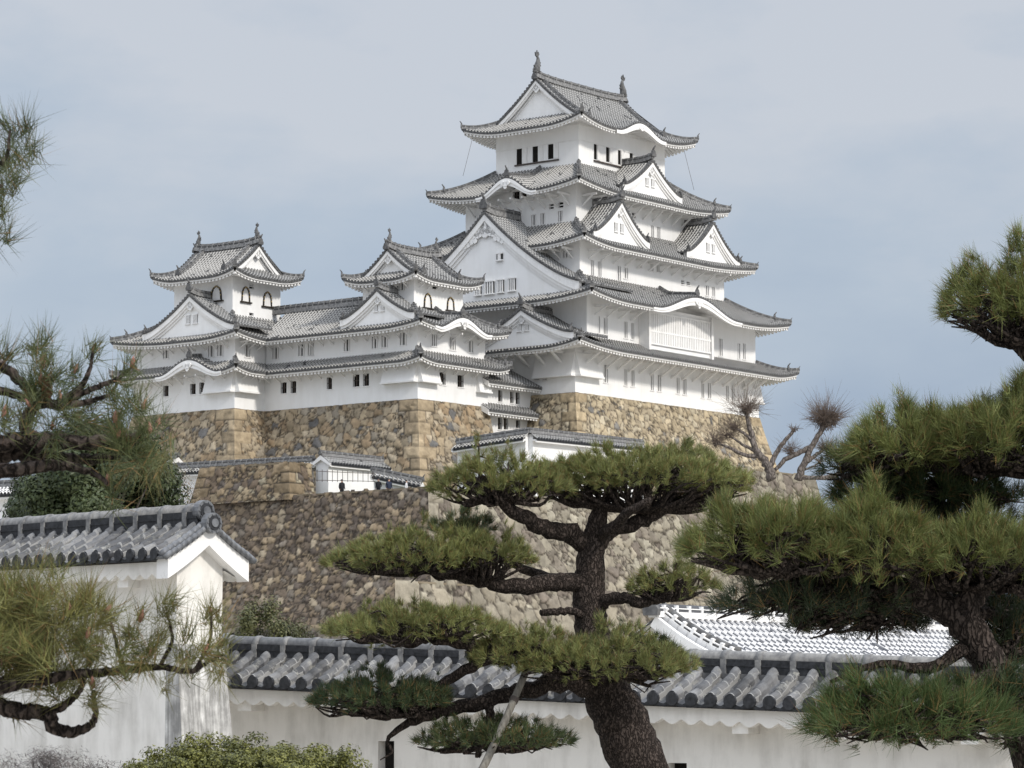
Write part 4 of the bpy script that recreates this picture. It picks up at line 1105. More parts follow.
# ---- plaster walls with tile copings (far ones): generic straight run
def coping(name, label, A, B, zt0, zt1, zb, castle=False, hw=.75, rise=.45, th=.5, pitch=.34, cat='roofed wall', gable0=True, gable1=True, group=None, mat='plaster', rfmat='tile'):
    A = X(A, float); B = X(B, float); T = empty(name, label, cat, (A[0], A[1], zb), castle, group)
    d = B - A; L = np.linalg.norm(d[:2]); ax = X([d[0] / L, d[1] / L, 0]); nr = X([ax[1], -ax[0], 0])
    ez = lambda u: zt0 - rise + (zt1 - zt0) * u / L
    A0 = X([A[0], A[1], 0.])
    def P(u, n, z): return A0 + ax * u + nr * n + X([0, 0, z])
    mw = MB(); mw.hexa([P(0.15, -th / 2, zb), P(L - .15, -th / 2, zb), P(L - .15, th / 2, zb), P(.15, th / 2, zb), P(.15, -th / 2, ez(0) + .25), P(L - .15, -th / 2, ez(L) + .25), P(L - .15, th / 2, ez(L) + .25), P(.15, th / 2, ez(0) + .25)])
    for u_ in (.15, L - .15): mw.add([P(u_, -th / 2, ez(u_) + .2), P(u_, th / 2, ez(u_) + .2), P(u_, th * .3, ez(u_) + rise * (1 - th * .3 / hw) - .05), P(u_, 0, ez(u_) + rise - .05), P(u_, -th * .3, ez(u_) + rise * (1 - th * .3 / hw) - .05)], [(0, 1, 2, 3, 4)])
    build('wall', mw, M[mat], T)
    mb = MB(); ms = MB()
    zf = lambda u, dd: ez(u) + rise * dd / hw
    for sg in (1, -1):
        roof_side(mb, P(0, hw * sg, 0), ax, -nr * sg, L, zf, lambda u: hw, pitch=pitch, rows=2)
        for (n0, n1, z0, z1) in ((hw * .93, hw * .80, -.12, -.28), (hw * .86, th / 2 - .01, -.17, -.06)):
            ms.hexa([P(0, n0 * sg, ez(0) + min(z0, z1)), P(L, n0 * sg, ez(L) + min(z0, z1)), P(L, n1 * sg, ez(L) + min(z0, z1)), P(0, n1 * sg, ez(0) + min(z0, z1)), P(0, n0 * sg, ez(0) + max(z0, z1)), P(L, n0 * sg, ez(L) + max(z0, z1)), P(L, n1 * sg, ez(L) + max(z0, z1)), P(0, n1 * sg, ez(0) + max(z0, z1))])
    rf = build('roof', mb, [M[rfmat], M['disc']], T); build('eaves', ms, M['plaster_trim'], rf)
    mr = MB(); ridge_bar(mr, [P(-.02, 0, zt0 + .1), P(L + .02, 0, zt1 + .1)], .3, .3); build('ridge', mr, [M['tile_dark'], M['tile_ridge']], rf)
    for (u, o, ok) in ((0, -1, gable0), (L, 1, gable1)):
        if not ok: continue
        mg = MB()
        mg.add([P(u + o * .06, -hw, ez(u) - .22), P(u + o * .06, 0, ez(u) + rise - .30), P(u + o * .06, hw, ez(u) - .22), P(u + o * .06, hw, ez(u) + .0), P(u + o * .06, 0, ez(u) + rise + .05), P(u + o * .06, -hw, ez(u) + .0),
                P(u - o * .12, -hw, ez(u) - .22), P(u - o * .12, 0, ez(u) + rise - .30), P(u - o * .12, hw, ez(u) - .22), P(u - o * .12, hw, ez(u) + .0), P(u - o * .12, 0, ez(u) + rise + .05), P(u - o * .12, -hw, ez(u) + .0)],
               [(0, 1, 4, 5), (1, 2, 3, 4), (6, 11, 10, 7), (7, 10, 9, 8), (0, 6, 7, 1), (1, 7, 8, 2), (2, 8, 9, 3), (0, 5, 11, 6)])
        build('barge_board', mg, M['plaster_trim'], rf)
        end_tile(rf, P(u + o * .1, 0, (zt0 if u == 0 else zt1) + .15), ax * o, .5)
    return T

# wall with a corner in front of the keep base
pc = onN(529, 429, -7); pa = onE(458, 440, pc[0]); pb = onN(642, 441, -7)
coping('roofed_wall', 'short white tile-topped wall facing left, ending at the corner before the keep base', (pc[0], pa[1], 0), (pc[0], pc[1], 0), pa[2] - .3, pc[2] - .3, -10.6, True, gable1=False)
coping('roofed_wall', 'white tile-topped wall running right from the corner, above the central pine', (pc[0], pc[1], 0), (pb[0], pb[1], 0), pc[2] - .3, pb[2] - .3, -10.6, True, gable0=False, gable1=True)
# tiled walls on the upper terrace, left
a = onE(150, 466, -26); b = onE(313, 457, -26)
coping('roofed_wall', 'long low wall with dark tile coping on top of the brown stone block', (-26, a[1], 0), (-26, b[1], 0), a[2] - .3, b[2] - .3, -10.6, True)
a = onE(321, 452.5, -26.2)
coping('roofed_wall', 'small white gatehouse with a white gable end facing left, behind a railing', (-26.2, a[1], 0), (-19.2, a[1], 0), a[2] - .25, a[2] - .25, -10.5, True, hw=.95, rise=.58, th=1.25, cat='gatehouse')
a = at(373, 468.5, 223.5); b = at(422, 478.5, 222.5)
coping('roofed_wall', 'lowest short stretch of tile-topped white wall, behind the standing people', a, b, a[2] - .3, b[2] - .3, a[2] - 2.9, hw=.6, rise=.32)
rl = empty('railing', 'thin dark railing in front of the small white gatehouse', 'railing', at(312, 480, 219))
mr_ = MB()
for i in range(13):
    p = at(312 + 5.1 * i, 482, 219 - .05 * i); t = at(312 + 5.1 * i, 469 + .25 * i, 219 - .05 * i); mr_.beam(p, t, .04, .04)
for f_ in (.15, .85):
    p0 = at(311, 482 - 13 * f_, 219); p1 = at(375, 483 - 11 * f_, 218.4); mr_.beam(p0, p1, .04, .04)
build('rail', mr_, M['rail'], rl)
# left background buildings glimpsed between the branches
a = at(-30, 489, 180); b = at(29, 486, 176)
coping('roofed_wall', 'white plaster wall with pale tile coping at the far left edge', a, b, a[2], b[2], 0, hw=.9, rise=.5, th=.6, rfmat='tile_white')
a = onE(150, 457, -23); b = onE(178, 454, -23)
coping('roofed_wall', 'small tiled roof end glimpsed behind the pine twigs left of the stone base', (-23, a[1], 0), (-23, b[1], 0), a[2] - .3, b[2] - .3, -12, True, hw=.7, rise=.45, th=.5, cat='gatehouse')

# ---- people on the terrace walkway
def person(label, px, py, e, coat, legs, arm, turn):
    hd = onE(px, py - 1.5, e); H = 1.66; z0 = hd[2] - H
    p = CW((hd[0], hd[1], z0))
    T = empty('person', label, 'person', p, False, 'people on the terrace')
    T.rotation_euler = (0, 0, turn)
    me = bpy.data.meshes.new('body'); ob = bpy.data.objects.new('body', me); col.objects.link(ob); ob.parent = T
    J = [((0, 0, .93), .145), ((0, 0, 1.15), .15), ((0, 0, 1.36), .165), ((0, 0, 1.45), .06), ((0, -.01, 1.53), .085), ((0, -.01, 1.60), .085),
         ((.10, 0, .88), .10), ((.11, .01, .48), .065), ((.11, 0, .09), .045), ((.12, -.13, .05), .035), ((-.10, 0, .88), .10), ((-.11, .01, .48), .065), ((-.11, 0, .09), .045), ((-.12, -.13, .05), .035),
         ((.20, 0, 1.37), .06), ((.25, .03, 1.10), .045), ((.22, -.10 - arm, .90 + arm * .8), .035), ((-.20, 0, 1.37), .06), ((-.25, .03, 1.10), .045), ((-.22, -.06, .86), .035)]
    Ed = [(0, 1), (1, 2), (2, 3), (3, 4), (4, 5), (0, 6), (6, 7), (7, 8), (8, 9), (0, 10), (10, 11), (11, 12), (12, 13), (2, 14), (14, 15), (15, 16), (2, 17), (17, 18), (18, 19)]
    me.from_pydata([j[0] for j in J], Ed, [])
    sk = ob.modifiers.new('skin', 'SKIN'); ob.modifiers.new('sub', 'SUBSURF').levels = 1
    ob.modifiers['sub'].render_levels = 1
    for v, j in zip(me.skin_vertices[0].data, J): v.radius = (j[1], j[1] * .8)
    me.skin_vertices[0].data[0].use_root = True
    dg = bpy.context.evaluated_depsgraph_get(); me2 = bpy.data.meshes.new_from_object(ob.evaluated_get(dg))
    ob.modifiers.clear(); ob.data = me2
    me2.materials.clear()
    for m in (coat, legs, M['skin'], M['hair']): me2.materials.append(m)
    for f in me2.polygons:
        c = f.center; f.use_smooth = True
        f.material_index = 1 if c.z < .90 and abs(c.x) < .19 else (2 if c.z > 1.47 or (c.z < .95 and abs(c.x) > .19) else 0)
    hm_ = MB(); hp = []
    n = 10
    for i in range(4):
        t = i / 3 * 1.5
        for k in range(n):
            a_ = 2 * math.pi * k / n; r = .102 * math.cos(t * .96)
            hp.append((r * math.cos(a_), .02 + r * math.sin(a_), 1.585 + .10 * math.sin(t)))
    hm_.add(hp, [(i * n + k, i * n + (k + 1) % n, (i + 1) * n + (k + 1) % n, (i + 1) * n + k) for i in range(3) for k in range(n)] + [tuple(3 * n + k for k in range(n))], 0, smooth=True)
    me3 = bpy.data.meshes.new('hair'); me3.from_pydata(hm_.v, [], hm_.f); me3.materials.append(M['hair']); o3 = bpy.data.objects.new('hair', me3); col.objects.link(o3); o3.parent = T
    return T
cl_k = mat_plain('black_cloth', (.012, .012, .014), (.025, .025, .03), 9); cl_w = mat_plain('white_cloth', (.55, .55, .56), (.65, .65, .66), 9); cl_n = mat_plain('navy_cloth', (.02, .025, .045), (.03, .04, .07), 9)
person('person in dark clothes standing alone by the railing, leftmost of the four', 342, 481, -27.2, cl_k, cl_k, .0, R(40))
person('person in a black coat standing left of a pair on the walkway', 378.5, 480, -27.3, cl_k, cl_n, .08, R(-30))
person('person in a navy jacket, right one of the pair on the walkway', 389, 480, -27.2, cl_n, cl_k, .0, R(35))
person('person in a white top with dark trousers, rightmost on the walkway', 406.5, 481.5, -27.2, cl_w, cl_n, .12, R(80))

# ================================================================== FOREGROUND WALLS
def near_wall(name, label, A, B, eA, eB, hw, rise, th, pitch, gable_end=None, zb=0.0, brk=1.9, holes=()):
    """plaster wall with big round-tile coping: scalloped plaster under the eave, stacked ridge"""
    A = X(A, float); B = X(B, float); T = empty(name, label, 'roofed wall', (A[0], A[1], 0))
    d = B - A; L = np.linalg.norm(d[:2]); ax = X([d[0] / L, d[1] / L, 0]); nr = X([ax[1], -ax[0], 0])
    A0 = X([A[0], A[1], 0.])
    ez = lambda u: eA + (eB - eA) * u / L
    def P(u, n, z): return A0 + ax * u + nr * n + X([0, 0, z])
    def zf(u, dd):
        t = dd / hw
        return ez(u) + rise * (.80 * t + .20 * t * t)
    mb = MB()
    for sg in (1, -1):
        roof_side(mb, P(0, hw * sg, 0), ax, -nr * sg, L, zf, lambda u: hw, pitch=pitch, profile=FINE, course=.26, rs=pitch / .30 * .95, thick=.07)
    rf = build('roof', mb, [M['tile_near'], M['disc']], T)
    n = max(1, round(L / pitch)); p = L / n
    for sg in (1, -1):
        prev = None; ms = MB()
        for k in range(n * 8 + 1):
            u = k * L / (n * 8); ph = (u / p * .5) % 1
            zt = ez(u) - .055; zl = ez(u) - .24 - .085 * abs(math.sin(math.pi * (ph * 2 * .5 * 2))) ** 1.3
            q = [P(u, (hw - .13) * sg, zt), P(u, (hw - .13) * sg, zl), P(u, (hw - .27) * sg, zl), P(u, th / 2 * sg - .01 * sg, ez(u) - .16)]
            if prev: ms.add(prev + q, [(0, 1, 5, 4), (1, 2, 6, 5), (2, 3, 7, 6)], 0)
            prev = q
        build('eaves', ms, M['plaster_old'], rf)
    k = max(2, int(L / brk))
    for i in range(k):
        u = L * (i + .5) / k; mbk = MB()
        mbk.hexa([P(u - .14, th / 2 - .02, ez(u) - .43), P(u + .14, th / 2 - .02, ez(u) - .43), P(u + .14, hw - .20, ez(u) - .43), P(u - .14, hw - .20, ez(u) - .43),
                  P(u - .14, th / 2 - .02, ez(u) - .22), P(u + .14, th / 2 - .02, ez(u) - .22), P(u + .14, hw - .20, ez(u) - .26), P(u - .14, hw - .20, ez(u) - .26)])
        build('bracket', mbk, M['plaster_old'], T)
    # wall with loopholes
    mw = MB(); N = 1
    us = sorted({0.06, L - .06, *[h[j] for h in holes for j in (0, 1)]}); zs0 = sorted({h[j] for h in holes for j in (2, 3)})
    for a, b in zip(us, us[1:]):
        h = [x for x in holes if x[0] <= (a + b) / 2 <= x[1]]
        sp = [(zb, None)] if not h else [(zb, h[0][2]), (h[0][3], None)]
        for z0, z1 in sp:
            t0 = ez(a) + .1 if z1 is None else z1; t1 = ez(b) + .1 if z1 is None else z1
            mw.add([P(a, th / 2, z0), P(b, th / 2, z0), P(b, th / 2, t1), P(a, th / 2, t0)], [(0, 1, 2, 3)])
        if h:
            h = h[0]
            for (qa, qb) in ((h[2], h[2]), (h[3], h[3])): mw.quad(P(a, th / 2, qa), P(b, th / 2, qa), P(b, th / 2 - .22, qa), P(a, th / 2 - .22, qa))
            for uu in (a, b): mw.quad(P(uu, th / 2, h[2]), P(uu, th / 2, h[3]), P(uu, th / 2 - .22, h[3]), P(uu, th / 2 - .22, h[2]))
            mw.quad(P(a, th / 2 - .22, h[2]), P(b, th / 2 - .22, h[2]), P(b, th / 2 - .22, h[3]), P(a, th / 2 - .22, h[3]), 1)
    mw.quad(P(.06, -th / 2, zb), P(L - .06, -th / 2, zb), P(L - .06, -th / 2, ez(L) + .1), P(.06, -th / 2, ez(0) + .1))
    for uu in (.06, L - .06): mw.add([P(uu, -th / 2, zb), P(uu, th / 2, zb), P(uu, th / 2, ez(uu) + .1), P(uu, 0, ez(uu) + rise - .06), P(uu, -th / 2, ez(uu) + .1)], [(0, 1, 2, 3, 4)])
    build('wall', mw, [M['plaster_old'], M['dark']], T)
    # ridge: dark recessed bands between pale cross joints, rounded cap
    mr = MB(); zr = lambda u: ez(u) + rise
    def bar(n0, n1, z0, z1, mi, u0=-.02, u1=None):
        u1 = L + .02 if u1 is None else u1
        mr.hexa([P(u0, n0, zr(u0) + z0), P(u1, n0, zr(u1) + z0), P(u1, n1, zr(u1) + z0), P(u0, n1, zr(u0) + z0), P(u0, n0, zr(u0) + z1), P(u1, n0, zr(u1) + z1), P(u1, n1, zr(u1) + z1), P(u0, n1, zr(u0) + z1)], mi)
    bar(-.15, .15, -.12, .21, 1); bar(-.20, .20, -.14, -.02, 2)
    bar(-.165, .165, .10, .125, 1)
    mr.tube([(*P(-.04, 0, zr(0) + .22), .125), (*P(L + .04, 0, zr(L) + .22), .125)], 12, mi=0)
    c = 0
    while c < L:
        bar(-.175, .175, -.02, .21, 0, c, c + .10)
        a = P(c + .05, 0, zr(c) + .22); mr.tube([(*(a - ax * .06), .140), (*(a + ax * .06), .140)], 12, mi=0)
        c += .62
    build('ridge', mr, [M['ridge_near'], M['disc'], M['tile_dark']], rf)
    for (u, o, ok) in ((0, -1, gable_end in ('A', 'both')), (L, 1, gable_end in ('B', 'both'))):
        if not ok: continue
        mg = MB()
        def G(nn, z, oo): return P(u + o * oo, nn, z)
        zz = lambda nn: zf(u, hw - abs(nn))
        for s_ in (-1, 1):
            sec = []
            for nn in np.linspace(0, hw - .08, 9):
                w_ = .30 + .04 * (nn / hw)
                sec.append([G(nn * s_, zz(nn) - .03, .16), G(nn * s_, zz(nn) - .03 - w_, .16), G(nn * s_, zz(nn) - .03 - w_, -.12), G(nn * s_, zz(nn) - .03, -.12)])
            for a, b in zip(sec, sec[1:]): mg.add(a + b, [(j, (j + 1) % 4, 4 + (j + 1) % 4, 4 + j) for j in range(4)])
            mg.add(sec[-1], [(0, 1, 2, 3)])
        build('barge_board', mg, M['plaster_trim'], rf)
        mv = MB()
        for s_ in (-1, 1):      # verge tiles stepping down the slope
            nv = 9
            for i in range(nv):
                n0 = hw * (i + .02) / nv; n1 = hw * (i + 1.12) / nv
                a = G(s_ * n0, zz(n0) + .075, .10); b = G(s_ * n1, zz(n1) + .045, .10)
                mv.tube([(*a, .058), (*b, .062)], 10)
                a = G(s_ * n0, zz(n0) + .03, .20); b = G(s_ * n1, zz(n1) + .005, .20); mv.tube([(*a, .045), (*b, .048)], 8)
                mv.beam(G(s_ * n0, zz(n0) + .02, .02), G(s_ * n1, zz(n1), .02), .26, .05)
        build('verge_tile', mv, [M['tile_verge']], rf)
        for (zc, r, oo) in ((zr(u) + .22, .175, .06), (zr(u) + .02, .165, .26)):
            md = MB(); cpt = G(0, zc, oo); dv = ax * o
            md.disc(cpt - dv * .12, dv, r, .14, 18); md.disc(cpt + dv * .02, dv, r * .72, .012, 18, 1); md.disc(cpt + dv * .03, dv, r * .42, .02, 14)
            for k_ in range(10):
                an = 2 * math.pi * k_ / 10; md.disc(cpt + dv * .02 + (nr * math.cos(an) + X([0, 0, math.sin(an)])) * r * .84, dv, r * .08, .02, 6)
            build('ridge_end_tile', md, [M['tile_verge'], M['disc']], rf)
    return T, P, ez, L
M['ridge_near'] = mat_plain('near_ridge_tile', (0.10, 0.10, 0.104), (0.27, 0.265, 0.255), 9.0, 0.6, 0.3)
M['tile_verge'] = mat_plain('verge_tile', (0.07, 0.073, 0.08), (0.19, 0.195, 0.205), 7.0, 0.45, 0.4)

# left wall, its gable end turned to the right
th_ = R(44); E0 = at(203, 520, 48.0)
ub = X([math.cos(th_), -math.sin(th_), 0]); A = E0 - ub * 9.0
T1, P1, e1, L1 = near_wall('roofed_wall', 'tall white plaster wall with a big grey tile coping, gable end at front left', A, E0, 4.10, 4.10, .92, .56, .95, .30, 'B')
# buttressed foot of its end, streaked grey
mbt = MB()
mbt.hexa([P1(L1 - .3, -.66, 0), P1(L1 + .22, -.66, 0), P1(L1 + .22, .479, 0), P1(L1 - .3, .479, 0), P1(L1 - .3, -.48, 2.75), P1(L1 - .02, -.48, 2.75), P1(L1 - .02, .479, 2.75), P1(L1 - .3, .479, 2.75)])
kk = NT('streaked_plaster')
f1 = kk.noise(5.0, 6, 0.7, sc=(3.0, 3.0, 0.10)); f2 = kk.noise(2.5, 5, 0.6)
kk.base(kk.ramp(kk.math('MULTIPLY', f1, f2), [(0.20, (0.25, 0.245, 0.235)), (0.34, (0.52, 0.51, 0.49)), (0.44, (0.80, 0.79, 0.77))])); kk.rough(.9, .15)
build('buttress', mbt, kk.m, T1)
# long low wall across the middle
A = at(229, 668, 53.5); B = at(1050, 700, 45.4)
eA = at(229, 684, 52.6)[2]; eB = at(1050, 718, 44.6)[2]
LW = np.linalg.norm((B - A)[:2]); axw = (B - A) / LW
def hole_at(px, y0, y1, wd):
    # loophole seen at a given pixel: solve along the wall run
    nf = X([axw[1], -axw[0], 0]) / np.linalg.norm(axw[:2]) * .425; best = min(np.linspace(0, LW, 4000), key=lambda u: abs((A + axw * u + nf)[0] / (A + axw * u + nf)[1] - (px - 512) / FPX)); Y = (A + axw * best + nf)[1]
    return (best - wd / 2, best + wd / 2, max(0.05, at(px, y1, Y)[2]), at(px, y0, Y)[2])
T2, P2, e2, L2 = near_wall('roofed_wall', 'long low cream plaster wall with big round grey tiles crossing behind the pines', A, B, eA, eB, 1.02, .52, .85, .345, 'A', holes=[hole_at(387, 741, 775, .33), hole_at(676, 763, 800, .34)])

# gate building with plastered white roof behind the low wall
g0 = at(656, 612, 86.0)
GT = empty('gate_building', 'gate building behind the low wall, its roof tiles thickly jointed with white plaster', 'gatehouse', (g0[0], g0[1], 0))
def GP(e, n, z): return g0 * X([1, 1, 0]) + EV * e + NV * n + X([0, 0, z])
zr_ = g0[2] - .12; run = 2.6; rs_ = 1.32; LG_ = 22.0
mb = MB()
for sg in (-1, 1):
    roof_side(mb, GP(0, run * sg, 0), EV, -NV * sg, LG_, lambda u, d: zr_ - rs_ + rs_ * prof_i(d / run), lambda u: run, pitch=.31, rows=8, rs=.95)
rf = build('roof', mb, [M['tile_white'], M['disc']], GT)
mw = MB()
for (e0_, e1_, n0_, n1_, z0_, z1_) in ((.5, LG_ - .5, -1.6, 1.6, 0, zr_ - .9),): mw.hexa([GP(e0_, n0_, z0_), GP(e1_, n0_, z0_), GP(e1_, n1_, z0_), GP(e0_, n1_, z0_), GP(e0_, n0_, z1_), GP(e1_, n0_, z1_), GP(e1_, n1_, z1_), GP(e0_, n1_, z1_)])
build('wall', mw, M['plaster'], GT)
mp_ = MB(); mp_.add([GP(.4, -1.9, zr_ - 1.0), GP(.4, 1.9, zr_ - 1.0), GP(.4, 0, zr_ - .1)], [(0, 1, 2)]); build('gable', mp_, M['plaster'], GT)
mr = MB(); ridge_bar(mr, [GP(-.1, 0, zr_ + .06), GP(LG_, 0, zr_ + .06)], .30, .26); build('ridge', mr, [M['tile_white'], M['plaster_trim']], rf)
md = MB(); pv = [GP(.35, -t, zr_ - rs_ + rs_ * prof_i((run - t) / run) + .10) for t in np.linspace(0, run, 9)]
ridge_bar(md, pv, .34, .26); build('descending_ridge', md, [M['tile_dark'], M['plaster_trim']], rf)
for kx in range(3):
    mk_ = MB(); pv = [GP(-.08, -t, zr_ - rs_ + rs_ * prof_i((run - t) / run) - .02) for t in np.linspace(0, run, 9)]
mk_ = MB()
for a, b in zip(pv, pv[1:]): mk_.beam(a - X([0, 0, .12]), b - X([0, 0, .12]), .16, .34)
build('barge_board', mk_, M['plaster_trim'], rf)
end_tile(rf, GP(-.2, 0, zr_ + .1), -EV, .8)

# ================================================================== PLANTS
def cr_spline(pts, n=6, jit=0.0, rs=random):
    P = [X(p, float) for p in pts]
    P = [2 * P[0] - P[1]] + P + [2 * P[-1] - P[-2]]
    out_ = []
    for i in range(1, len(P) - 2):
        for k in range(n):
            t = k / n; a, b, c, d = P[i - 1], P[i], P[i + 1], P[i + 2]
            q = .5 * (2 * b + (c - a) * t + (2 * a - 5 * b + 4 * c - d) * t * t + (3 * b - a - 3 * c + d) * t ** 3)
            if jit and (i > 1 or k): q[:3] += X([rs.uniform(-1, 1) for _ in range(3)]) * jit * q[3] * 2
            q[3] = max(q[3], .002)
            out_.append(q)
    out_.append(P[-2]); return out_
def pix_path(pts): return [(*at(x, y, Y), r) for x, y, Y, r in pts]

def needles(P, A, nn, length, width, spread, c0, c1, brown=0.06, seed=1, tip=0.5):
    r = np.random.default_rng(seed); n = len(P)
    D = A[:, None, :] + r.normal(size=(n, nn, 3)) * spread
    D /= np.linalg.norm(D, axis=2, keepdims=True) + 1e-9
    ln = length * r.uniform(.5, 1.2, (n, nn, 1)) * r.uniform(.65, 1.25, (n, 1, 1))
    O = P[:, None, :] + r.normal(size=(n, nn, 3)) * length * .10
    Tp = O + D * ln; Tp[..., 2] -= .10 * ln[..., 0] * (1 - np.abs(D[..., 2]))
    S = np.cross(D, r.normal(size=(n, nn, 3))); S /= np.linalg.norm(S, axis=2, keepdims=True) + 1e-9
    S *= width / 2
    V = np.stack([O - S, O + S, Tp], 2).reshape(-1, 3)
    F = np.arange(n * nn * 3).reshape(-1, 3)
    t = np.clip(r.beta(2, 2, (n, nn, 1)) * .6 + r.random((n, 1, 1)) * .5, 0, 1)
    C = X(c0) * (1 - t) + X(c1) * t
    br = r.random((n, nn, 1)) < brown
    C = np.where(br, X([.20, .125, .05]), C)
    C = np.repeat(C.reshape(-1, 3), 3, 0)
    return V, F, C

NG0, NG1 = (0.045, 0.066, 0.021), (0.275, 0.285, 0.100)
def foliage_pad(T, c, rx, ry, rz, dens, nn, length, width, seed, c0=NG0, c1=NG1, brown=.11, lean=(0, 0), anchor=None, twigs=26, tr=.016, under=.30, spread=.42, up=1.0, lumps=5, clumps=46):
    """cloud-pruned pad: needle tufts over a lumpy dome, with the bare twigs that carry them below"""
    r = np.random.default_rng(seed); c = X(c, float)
    n = int(dens * rx * ry * 4)
    lc = r.uniform(-.75, .75, (lumps, 2)); ls = r.uniform(.25, .55, lumps); lh = r.uniform(.15, .55, lumps)
    th = r.uniform(0, 2 * math.pi, n); rr = np.sqrt(r.random(n)) * (1 + .10 * np.sin(th * 3 + seed) + .07 * np.sin(th * 7 + 2 * seed))
    x = rr * np.cos(th); y = rr * np.sin(th)
    hz = np.clip(1 - rr ** 3, 0, 1) ** .6 * .50
    for k in range(lumps): hz = hz + lh[k] * .8 * np.exp(-((x - lc[k, 0]) ** 2 + (y - lc[k, 1]) ** 2) / (2 * (ls[k] * .55) ** 2)) * np.clip(1.15 - rr, 0, 1)
    # shoots gathered in clumps of uneven height, with gaps between
    ncl = max(6, int(rx * ry * 4 * clumps)); cp = r.uniform(-1.05, 1.05, (ncl, 2)); ch = r.normal(size=ncl) * .20
    d2_ = ((x[:, None] - cp[None, :, 0]) * rx) ** 2 + ((y[:, None] - cp[None, :, 1]) * ry) ** 2
    kk_ = d2_.argmin(1); pull = .46
    x = x + (cp[kk_, 0] - x) * pull; y = y + (cp[kk_, 1] - y) * pull
    hz = np.maximum(hz + ch[kk_] * np.clip(1.2 - rr, .2, 1), .02)
    f = np.where(r.random(n) < under, r.uniform(-.40, .8, n), r.uniform(.82, 1.06, n))
    z = hz * f + r.normal(size=n) * .04 + lean[0] * x + lean[1] * y
    P = np.stack([c[0] + x * rx, c[1] + y * ry, c[2] + z * rz], 1)
    A = np.stack([x * .75, y * .75, up * np.where(f > .5, 1.0, .45)], 1) + r.normal(size=(n, 3)) * .28
    A /= np.linalg.norm(A, axis=1, keepdims=True)
    V, F, C = needles(P, A, nn, length, width, spread, c0, c1, brown, seed)
    pad = tri_mesh('foliage_pad', V, F, C, M['needle'], T, BASE[T.name])
    anchor = X(anchor, float) if anchor is not None else c - X([0, 0, rz * .45])
    tw = MB(); random.seed(seed)
    for i in range(int(twigs * 1.8)):
        k = r.integers(0, n); q = P[k] - A[k] * .02
        q = q - X([0, 0, abs(rz) * .12])
        s_ = r.random() * .35
        a = anchor + (q - anchor) * s_ * X([1, 1, .3])
        m1 = a + (q - a) * .38 + r.normal(size=3) * .11 * rx * .5 * X([1, 1, .5]); m1[2] = min(m1[2], a[2] + (q[2] - a[2]) * .22) - r.random() * .10 * rz
        m2 = a + (q - a) * .72 + r.normal(size=3) * .09 * rx * .5
        tw.tube([tuple(z_) for z_ in cr_spline([(*a, tr * 2.0), (*m1, tr * 1.5), (*m2, tr), (*q, tr * .45)], 3)], 5)
        for _ in range(2):
            j = r.integers(0, n); e_ = m2 + (P[j] - m2) * min(1, .32 * rx / (np.linalg.norm(P[j] - m2) + 1e-6)); 
            tw.tube([(*m2, tr * .8), (*((m2 + e_) / 2 + r.normal(size=3) * .04 * rx), tr * .6), (*e_, tr * .3)], 4)
    build('twigs', tw, M['bark'], pad)
    return pad
def limb(T, pts, name='branch', n=12, mat='bark', jit=.10, seg=6):
    mb = MB(); mb.tube([tuple(q) for q in cr_spline(pix_path(pts), seg, jit)], n, jitter=.07)
    return build(name, mb, M[mat], T)

# ---- central pine
random.seed(3)
YP = 38.0
def px2m(d, Y): return d * Y / FPX
root = at(652, 872, YP)
CP = empty('pine_tree', 'cloud-pruned pine with a thick dark trunk leaning left, standing in the centre', 'pine tree', (root[0], root[1], 0))
limb(CP, [(664, 860, YP, .42), (650, 800, YP, .37), (632, 748, YP, .355), (612, 705, YP, .33), (598, 665, YP, .27), (591, 625, YP, .215), (589, 585, YP, .20), (592, 550, YP, .165), (598, 520, YP, .12), (604, 498, YP, .06)], 'trunk', 18, jit=.025, seg=7)
B_ = lambda pts: limb(CP, [(x, y, Y, q * .84) for x, y, Y, q in pts], jit=.14)
B_([(593, 552, YP, .15), (575, 535, YP - .1, .15), (545, 527, YP - .3, .13), (515, 512, YP - .5, .10), (488, 492, YP - .6, .06), (465, 484, YP - .6, .03)])
B_([(594, 548, YP, .13), (612, 530, YP + .1, .12), (640, 522, YP + .1, .11), (668, 508, YP, .08), (700, 492, YP - .1, .05)])
B_([(600, 540, YP, .10), (620, 520, YP - .6, .08), (650, 500, YP - 1.0, .05)])
B_([(590, 585, YP, .15), (560, 583, YP - .2, .14), (520, 586, YP - .4, .12), (480, 580, YP - .5, .10), (440, 572, YP - .6, .07), (395, 558, YP - .6, .03)])
B_([(588, 590, YP, .10), (540, 575, YP + .4, .08), (505, 560, YP + .5, .06), (470, 535, YP + .5, .03)])
B_([(594, 608, YP, .10), (618, 597, YP - .2, .09), (640, 603, YP - .3, .08), (665, 598, YP - .3, .05), (690, 588, YP - .3, .03)])
B_([(600, 665, YP, .17), (570, 660, YP - .6, .15), (530, 652, YP - .9, .12), (490, 650, YP - 1.0, .10), (440, 640, YP - 1.1, .07), (380, 632, YP - 1.1, .04)])
B_([(606, 690, YP, .18), (560, 682, YP - .3, .14), (520, 692, YP - .5, .12), (480, 702, YP - .6, .11), (440, 712, YP - .7, .09), (405, 725, YP - .8, .055), (388, 740, YP - .8, .03), (392, 752, YP - .8, .018), (380, 760, YP - .8, .008)])
B_([(500, 655, YP - 1.0, .09), (465, 670, YP - .9, .08), (430, 690, YP - .8, .07), (400, 700, YP - .8, .05), (350, 708, YP - .8, .025)])
B_([(490, 704, YP - .6, .07), (486, 730, YP - .7, .06), (470, 748, YP - .8, .045), (440, 752, YP - .8, .025)])
B_([(486, 728, YP - .7, .05), (520, 742, YP - .8, .04), (555, 740, YP - .8, .02)])
